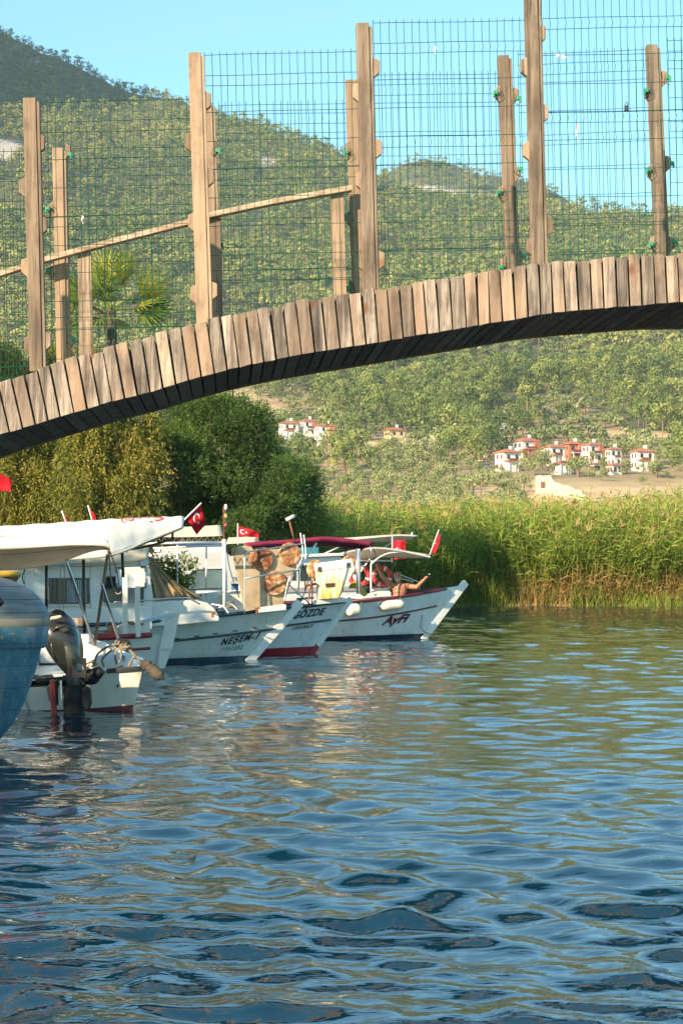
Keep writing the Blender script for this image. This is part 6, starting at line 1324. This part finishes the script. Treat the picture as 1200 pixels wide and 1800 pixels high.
# ---------------------------------------------- blue boat at the left edge
def blue_boat():
    D = 16.5; root = empty('blue_boat', (-3.6, D + .3, 0), 'peeling blue wooden boat with grey plank deck entering at the photo edge', 'boat')
    t = NT('peeling_blue_paint'); c = t.coord(); n = t.noise(4, t.mapping(c, (1, 1, .6)), 7, .65); n2 = t.noise(18, c, 6, .7); n3 = t.noise(7, t.mapping(c, (1, 1, .3)), 5, .6)
    cc = t.ramp(n, [(.3, (.03, .105, .165)), (.5, (.055, .17, .25)), (.7, (.13, .27, .35))]); cc = t.mix(t.ramp(n2, [(.60, 0.0), (.65, .8)]), cc, (.34, .32, .27)); cc = t.mix(t.ramp(n3, [(.52, 0.0), (.68, .55)]), cc, (.40, .28, .2))
    sx = t.node('ShaderNodeSeparateXYZ'); t.put(sx, 0, c); ln = t.math('LESS_THAN', t.math('FRACT', t.math('ADD', t.math('MULTIPLY', sx.outputs[2], 5.2), t.math('MULTIPLY', n, .08))), .035); cc = t.mix(t.math('MULTIPLY', ln, .55), cc, (.02, .05, .07)); mblue = t.pbr(cc, .5, 0, t.bump(t.math('SUBTRACT', n2, ln), .4, .006))
    t = NT('grey_deck_planks'); c = t.coord(); g = t.noise(6, t.mapping(c, (.5, .5, 6)), 6, .6); n2 = t.noise(22, c, 5, .7)
    sx = t.node('ShaderNodeSeparateXYZ'); t.put(sx, 0, c); fr = t.math('FRACT', t.math('MULTIPLY', sx.outputs[2], 9.0)); ln = t.math('LESS_THAN', fr, .05)
    cc = t.ramp(g, [(.3, (.13, .15, .16)), (.7, (.24, .265, .285))]); cc = t.mix(ln, cc, (.05, .05, .05)); cc = t.mix(t.ramp(n2, [(.66, 0.0), (.70, .7)]), cc, (.08, .07, .06)); mdeck = t.pbr(cc, .6, 0, t.bump(n2, .3, .005))
    mrail = paint('worn_rail', (.30, .27, .22), (.10, .07, .05), .7, .7, 9)
    def ring(z, px, w=.95, a=1.5, n=28):
        d0 = D; tx = (px - 600) / F * d0; y = d0 + .35; out = []
        for k in range(n + 1):
            s = -1.45 + 2.9 * k / n; out.append(Vector((tx - a * abs(s) ** 2.2 , y + w * s * (1.0 if s > 0 else .7), z)))
        return out
    Z = lambda y: EYE + (1000 - y) / F * D
    prof = [(1392, -110), (1345, -52), (1318, -22), (1280, 10), (1237, 33), (1180, 52), (1140, 62), (1108, 73)]
    MB().grid([ring(Z(y), x) for y, x in prof]).build('hull', mblue, root, smooth=True)
    MB().grid([ring(Z(y), x) for y, x in [(1142, 67), (1138, 72), (1104, 76), (1100, 74)]]).build('sheer_strake', mblue, root, smooth=True)
    MB().grid([ring(Z(y), x) for y, x in [(1103, 75), (1100, 78), (1092, 78), (1088, 75)]]).build('rubbing_rail', mrail, root, smooth=True)
    MB().grid([ring(Z(y), x, .95 - .02 * k, 1.5) for k, (y, x) in enumerate([(1090, 75), (1080, 75), (1070, 71), (1062, 66), (1050, 57), (1040, 46), (1030, 30), (1020, 8), (1012, -20), (1004, -60)])]).build('deck', mdeck, root, smooth=True)
    MB().tube([P(-4, 1055, D - .35), P(2, 1060, D - .32)], .04, 12).build('hawse_hole', M_BLACK, root, smooth=True)
    b = P(4, 1022, D + .55); MB()
    rt = empty('wicker_basket', b, 'yellow-rimmed wicker basket standing on the blue boat', 'basket'); rows = []
    tw = NT('brown_wicker'); w1 = tw.node('ShaderNodeTexWave'); tw.put(w1, 'Scale', 30.0); tw.put(w1, 'Vector', tw.mapping(tw.coord(), (1, 1, 1.5), (0, .7, 0))); mw = tw.pbr(tw.ramp(w1.outputs['Fac'], [(.2, (.12, .05, .025)), (.8, (.36, .18, .09))]), .8, 0, tw.bump(w1.outputs['Fac'], .6, .01))
    MB().tube([b + Vector((0, 0, -.06)), b, b + Vector((0, 0, .04))], [.10, .13, .155], 24).build('body', mw, rt, smooth=True); MB().tube([b + Vector((0, 0, .04)), b + Vector((0, 0, .075)), b + Vector((0, 0, .095))], [.165, .17, .14], 24).build('rim', plain('mustard_yellow', (.45, .28, .03), .6), rt, smooth=True)
    flag('plain bright red flag corner high at the photo edge above the awning', P(-70, 800, 18), P(-70, 850, 18), P(20, 842, 18), P(19, 865, 18), .03, [P(-70, 1000, 18), P(-70, 795, 18)], emblem=False)
blue_boat()

# ---------------------------------------------- loose gear on the boats
def gear():
    H = NES; yl = -.55
    def line(name, pts, r, m, root): MB().tube(cr(pts, 14) if len(pts) > 2 else pts, r, 5).build(name, m, root, smooth=True)
    for pts in ([(107, 990), (106, 1040), (105, 1078)], [(113, 990), (114, 1030), (111, 1080)], [(41, 985), (44, 1012), (44, 1040)], [(62, 990), (60, 1006), (63, 1012)], [(160, 980), (158, 1030), (160, 1070)]): line('rigging_line', [H.pl(x, y, -.95) for x, y in pts], .006, M_ROPE, H.root)
    line('rigging_line', [H.pl(90, 994, -.95), H.pl(150, 996, -.95), H.pl(205, 992, -.95)], .006, M_ROPE, H.root)
    line('rigging_line', [H.pl(398, 960, .1), H.pl(404, 1000, .1), H.pl(420, 1050, .1)], .008, M_DTUBE, H.root)
    G = GOZ
    for a, b in (((524, 990), (523, 1046)), ((531, 985), (536, 1040)), ((545, 1000), (532, 1050))): line('dark_hose', [G.pl(*a, .1), G.pl((a[0] + b[0]) / 2 + 2, (a[1] + b[1]) / 2, .1), G.pl(*b, .1)], .014, M_DTUBE, G.root)
    A = AYF
    line('bow_line', [A.pl(756, 978, -.1), A.pl(742, 1010, -.1), A.pl(737, 1026, -.1)], .006, M_ROPE, A.root); line('mooring_line', [A.pt(.93, .55, -1, .02), A.pt(.96, .2, -1, .06), A.W + A.h * .5 + Vector((0, 0, -.05))], .010, M_ROPE, A.root)
    line('bimini_stay', [A.pl(655, 960, -.7), A.pl(668, 1000, -.6), A.pl(684, 1042, -.5)], .009, M_DTUBE, A.root)
    c = H.pl(150, 1099, -.5); 
    def bucket(p, r, h, mat, label, nm='bucket'):
        rt = empty(nm, p, label, 'bucket'); MB().tube([p, p + Vector((0, 0, h))], [r * .8, r], 16).build('pail', mat, rt, smooth=True); MB().tube([p + Vector((r * math.cos(a), 0, h + r * .8 * math.sin(a))) for a in np.linspace(0, 3.14, 9)], .004, 4).build('handle', M_STEEL, rt)
    bucket(H.pl(413, 1040, .3), .07, .14, plain('blue_plastic', (.03, .12, .3), .4), 'small blue bucket on the white bow locker beside the plywood board')
    bucket(A.pl(645, 1043, .1), .09, .16, plain('black_plastic', (.02, .02, .02), .4), 'black bucket below the life rings in the waving man\'s boat')
    bucket(RED.pl(196, 1116, .1), .08, .15, plain('orange_plastic', (.5, .14, .03), .4), 'orange bucket inside the red-gunwale boat')
    # coiled ropes
    rs = np.random.RandomState(77)
    for p, R_, m, lab in ((A.pl(636, 1044, -.1), .10, plain('green_rope', (.05, .14, .08), .9), 'dark green rope coil beside the yellow cover'), (H.pl(402, 1070, -.35), .10, M_ROPE, 'pale rope coil on deck at the foot of the white awning pole'), (P(74, 1205, 22.1), .14, M_ROPE, 'rope coil on the rear bench beside the outboard')):
        mb = MB(); mb.tube([p + Vector((R_ * (1 - .03 * k / 10) * math.cos(k * .5) + rs.randn() * .006, R_ * .8 * math.sin(k * .5), .012 + .0035 * k / 2 + rs.randn() * .004)) for k in range(64)], .011, 6)
        base_thing(mb, 'rope_coil', m, lab, 'rope', smooth=True)
gear()
# ================================================ HOUSES ON THE HILL
M_WALLH = plain('whitewashed_wall', (.74, .70, .64), .85, 0, .06, 1.5)
M_WALLY = plain('ochre_wall', (.66, .50, .30), .85, 0, .06, 1.5)
M_WALLR = plain('brick_red_wall', (.42, .16, .10), .85, 0, .1, 1.5)
M_GREYW = plain('grey_blockwork', (.44, .45, .45), .9, 0, .15, 2)
def tile():
    t = NT('red_roof_tiles'); n = t.noise(1.3, t.coord(), 5, .6); w = t.node('ShaderNodeTexWave'); t.put(w, 'Scale', 1.6); t.put(w, 'Vector', t.coord())
    return t.pbr(t.ramp(n, [(.3, (.36, .10, .055)), (.7, (.50, .19, .11))]), .8, 0, t.bump(w.outputs['Fac'], .5, .08))
M_TILE = tile(); M_SHUT = plain('brown_window_wood', (.16, .07, .04), .7)
def house(x, y, wpx, label, storeys=2, wall=None, red=False, rot=None, wide=1.0, balcony=True, stepped=False):
    D = ground_depth(x, y); X = (x - 600) / F * D; z = float(terr(np.array([X]), np.array([D]))[0]); w = wpx / F * D * .86; d = w * .75; rs = np.random.RandomState(int(x * 7 + y))
    rz = math.radians(rs.uniform(18, 34)) if rot is None else math.radians(rot); M = Matrix.Rotation(rz, 3, 'Z'); o = Vector((X, D, z)); root = empty('house', (X, D, z), label, 'house', 'houses on the hillside', )
    sh = 3.0; H_ = sh * storeys; q = lambda a, b, c: o + M @ Vector((a, b, c)); wall = wall or M_WALLH
    hw, hd = w / 2, d / 2
    def body(cx, cy, ww, dd, z0, h, name='wall', mt=wall): MB().box(q(cx, cy, z0 + h / 2), (ww, dd, h), M).build(name, mt, root)
    def hip(cx, cy, ww, dd, z0, rh):
        e = .6; a, b = ww / 2 + e, dd / 2 + e; rd = max(0.05, a - b); mb = MB()
        vs = [q(cx - a, cy - b, z0), q(cx + a, cy - b, z0), q(cx + a, cy + b, z0), q(cx - a, cy + b, z0), q(cx - rd, cy, z0 + rh), q(cx + rd, cy, z0 + rh)]
        lo = [v - Vector((0, 0, .18)) for v in vs[:4]]
        mb.add(vs + lo, [(0, 1, 5, 4), (1, 2, 5), (2, 3, 4, 5), (3, 0, 4), (6, 7, 1, 0), (7, 8, 2, 1), (8, 9, 3, 2), (9, 6, 0, 3), (9, 8, 7, 6)]); return mb.build('roof', M_TILE, root)
    body(0, 0, w, d, -1.5, H_ + 1.5); rf = hip(0, 0, w, d, H_ + .05, d * .24)
    MB().box(q(w * .22, d * .12, H_ + d * .24 + .2), (.8, .8, 1.7), M).build('chimney', M_WALLH, rf)
    if stepped:
        body(-w * .18, -d * .62, w * .5, d * .35, -1.5, sh + 1.5, mt=M_WALLR if red else wall); hip(-w * .18, -d * .62, w * .5, d * .35, sh + .05, d * .12)
    if red: MB().box(q(w * .26, -hd - .5, sh * 1.45), (w * .34, 1.1, sh * .9), M).build('bay', M_WALLR, root)
    nw = max(2, int(w / 2.6))
    for s in range(storeys):
        for i in range(nw):
            cx = -hw + w * (i + .5) / nw; cz = s * sh + 1.6
            if red and s == 1 and cx > w * .08: continue
            if stepped and s == 0 and cx < w * .1: continue
            wn_ = MB().box(q(cx, -hd - .04, cz), (1.0, .10, 1.4), M).build('window', M_SHUT, root); MB().box(q(cx, -hd - .10, cz), (.75, .04, 1.15), M).build('pane', M_GLASS, wn_)
        for cy in (-d * .22, d * .22):
            for sx in (-1, 1):
                wn_ = MB().box(q(sx * (hw + .04), cy, s * sh + 1.6), (.10, 1.0, 1.4), M).build('window', M_SHUT, root)
    if balcony:
        mb = MB().box(q(-w * .1, -hd - .9, sh - .1), (w * .55, 1.7, .16), M); mb.build('balcony', M_WALLH, root)
        for i in (-1, 1): MB().box(q(-w * .1 + i * w * .26, -hd - 1.6, sh / 2 - .4), (.22, .22, sh + .6), M).build('column', M_WALLH, root)
        MB().box(q(-w * .1, -hd - 1.72, sh + .5), (w * .55, .06, .9), M).build('railing', M_SHUT, root)
    return root
house(507, 771, 32, 'white two-storey house, leftmost of the upper cluster under the bridge', stepped=True)
house(541, 768, 28, 'reddish house in the middle of the upper hillside cluster', red=True)
house(571, 776, 34, 'white house with brick bay above the white garden wall', red=True, balcony=False)
house(693, 770, 34, 'low ochre and white house alone among the olive trees', storeys=1, wall=M_WALLY, balcony=False)
house(797, 779, 20, 'small white house half hidden by the tall pines', balcony=False)
house(892, 829, 42, 'wide white house with open veranda, lowest on the village edge', stepped=True)
house(925, 806, 44, 'long red-roofed house at the upper back of the village', red=True, stepped=True)
house(850, 823, 20, 'small single-storey white hut at the village edge', storeys=1, balcony=False)
house(973, 818, 34, 'white house with two stepped roofs left of the red bay house', stepped=True)
house(1006, 812, 34, 'terracotta-walled house in the centre of the village', red=True, wall=M_WALLR)
house(1040, 814, 34, 'white house with rows of dark windows right of the terracotta one', red=True)
house(985, 833, 34, 'low white house in front of the village centre', storeys=1, stepped=True)
house(1045, 833, 15, 'tiny white house with dark door below the village centre', storeys=1, balcony=False)
house(1077, 822, 26, 'tower-like white house standing apart above a low annex')
house(1079, 835, 24, 'low red-roofed annex below the tower-like house', storeys=1, balcony=False)
house(1128, 827, 38, 'large white house standing alone farthest along the village', stepped=True)
house(1088, 362, 26, 'pale building on the far ridge seen through the mesh', storeys=1, balcony=False)
def wallh(x0, y0, x1, y1, hpx, mat, name, label):
    D0, D1 = ground_depth(x0, y0), ground_depth(x1, y1); D1 = D0 + max(-30, min(30, D1 - D0)); a, b = P(x0, y0, D0), P(x1, y1, D1); h = hpx / F * D0; mb = MB()
    t = Vector((0, .5, 0)); dn = Vector((0, 0, 2.0)); u = Vector((0, 0, h)); mb.hexa([a - dn, b - dn, b - dn + t, a - dn + t, a + u, b + u, b + u + t, a + u + t]); o = base_thing(mb, name, mat, label, 'wall', bevel=.05); o['kind'] = 'thing'; return o
wallh(556, 783, 591, 786, 8, M_WALLH, 'garden_wall', 'white garden wall below the upper house cluster')
wallh(593, 783, 618, 781, 7, M_GREYW, 'garden_wall', 'grey garden wall beside the white one')
wallh(866, 759, 892, 757, 13, M_GREYW, 'retaining_wall', 'grey retaining wall with posts above the village')
def ruin():
    x, y = RUIN_PX; D = ground_depth(x, y + 8); c = P(x, y + 8, D); rs = np.random.RandomState(7); k = D / F; mb = MB(); root = empty('castle_ruin', (c.x, c.y, c.z - 1), 'pale ruined stone tower with broken wall on the dry field', 'ruin')
    t = NT('pale_ruin_stone'); n = t.noise(.5, t.coord(), 7, .65); v = t.node('ShaderNodeTexVoronoi'); t.put(v, 'Scale', .9); t.put(v, 'Vector', t.coord())
    st = t.pbr(t.mix(t.ramp(v.outputs['Distance'], [(.0, 0.0), (.7, .5)]), t.ramp(n, [(.3, (.50, .42, .32)), (.7, (.72, .64, .52))]), (.42, .34, .25)), .95, 0, t.bump(t.math('ADD', n, v.outputs['Distance']), .9, .4))
    rub = plain('tan_rubble', (.42, .31, .20), .95, 0, .35, .8, .8)
    def pr(name, px, d, th, st=st):
        base = Vector((0, 0, -2)); a = [P(px_, py_, d) for px_, py_ in px]; MB().slab(a[::-1], Vector((0, th, 0)), 1).build(name, st, root, bevel=.12)
    pr('tower', [(944, 870), (944, 836), (950, 835), (953, 837), (960, 836), (968, 836), (970, 842), (974, 847), (976, 870)], D, 6)
    pr('broken_wall', [(972, 876), (972, 849), (980, 848), (988, 853), (1000, 854), (1010, 860), (1020, 861), (1028, 870), (1030, 880)], D - 2, 3)
    pr('rubble_bank', [(930, 880), (938, 868), (955, 866), (980, 872), (1005, 876), (1010, 886), (960, 890)], D - 8, 3, rub)
    MB().box(P(953, 852, D - .1), (.9, .4, 1.5)).build('window_opening', M_SHUT, root)
ruin()
for x, y, h, lab in [(435, 705, 22, 'thin utility pole on the dry slope near the bridge underside'), (503, 704, 20, 'thin utility pole beside the first big pine'), (505, 752, 16, 'utility pole behind the upper house cluster'), (577, 750, 15, 'utility pole behind the brick-bay house'), (642, 760, 16, 'pole among the olives left of the ochre house'), (874, 748, 26, 'pole left of its twin above the grey retaining wall'), (886, 748, 28, 'pole right of its twin above the grey retaining wall')]:
    D = ground_depth(x, y); a = P(x, y, D); b = P(x, y - h, D); mb = MB().tube([a - Vector((0, 0, 1)), b], [.22, .14], 6).beam(b - Vector((.9, 0, .5)), b + Vector((.9, 0, -.5)), .15, .15); base_thing(mb, 'utility_pole', M_GREYW, lab, 'utility pole')
D = ground_depth(862, 748) - 5
mb = MB().box(P(862, 731, D), (2.0 * 1.4, .3, 1.9)).tube([P(862, 745, D), P(862, 735, D)], .12, 6); base_thing(mb, 'roadside_sign', M_WALLH, 'small white sign board in the trees above the village', 'sign')

def garden_trees():
    rs = np.random.RandomState(44); n = 0
    spots = [(x + rs.uniform(-1, 1) * w * .75, y + rs.uniform(1, 9), 'pine' if rs.rand() < .35 else 'olive', k) for k, (x, y, w) in enumerate(HOUSES_PX[5:16]) for _ in range(3)] + [(915, 817, 'pine', 5), (955, 824, 'olive', 8), (1062, 828, 'pine', 11), (1103, 832, 'olive', 15), (1150, 838, 'pine', 15), (1170, 842, 'olive', 15), (870, 836, 'pine', 5), (625, 792, 'olive', 2), (592, 790, 'pine', 2), (548, 786, 'olive', 1), (520, 788, 'pine', 0), (498, 786, 'olive', 0)]
    names = ['leftmost upper house', 'middle upper house', 'brick bay house', 'ochre house', 'half-hidden house', 'white veranda house', 'long red-roofed house', 'white hut', 'two-step white house', 'terracotta house', 'many-windowed house', 'low central house', 'tiny dark-door house', 'tower-like house', 'low annex', 'lone white house']
    cnt = {}
    for x, y, kind, k in spots:
        D = ground_depth(x, y); X = (x - 600) / F * D; z = float(terr(np.array([X]), np.array([D]))[0]); h = (4.0 if kind == 'pine' else 2.5) * (.8 + .5 * rs.rand()); c = cnt.get((k, kind), 0); cnt[(k, kind)] = c + 1
        o = mesh_obj('garden_pine' if kind == 'pine' else 'garden_olive', SHARED[kind][rs.randint(6)], loc=(X, D, z)); o.rotation_euler = (0, 0, rs.rand() * 6.28); o.scale = (h, h, h)
        tag(o, '%s garden %s in front of the %s, %s of its kind there' % ('young green' if kind == 'pine' else 'small grey-green', 'pine' if kind == 'pine' else 'olive', names[k], ONES[c] if c else 'first'), 'tree', 'garden trees in the village')
garden_trees()
# ================================================ HAZE
def haze():
    mb = MB().box((0, 1500, 480), (4300, 3700, 963)); o = mb.build('haze', None); me = o.data; me.materials.clear()
    m = bpy.data.materials.new('valley_haze'); m.use_nodes = True; n = m.node_tree.nodes; n.clear(); out = n.new('ShaderNodeOutputMaterial'); v = n.new('ShaderNodeVolumePrincipled')
    v.inputs['Color'].default_value = (.62, .82, 1.0, 1); v.inputs['Density'].default_value = HAZE; v.inputs['Anisotropy'].default_value = 0.1
    m.node_tree.links.new(v.outputs[0], out.inputs['Volume']); me.materials.append(m); tag(o, kind='stuff', label='thin pale haze filling the valley air')
HAZE = 0.00008
haze()
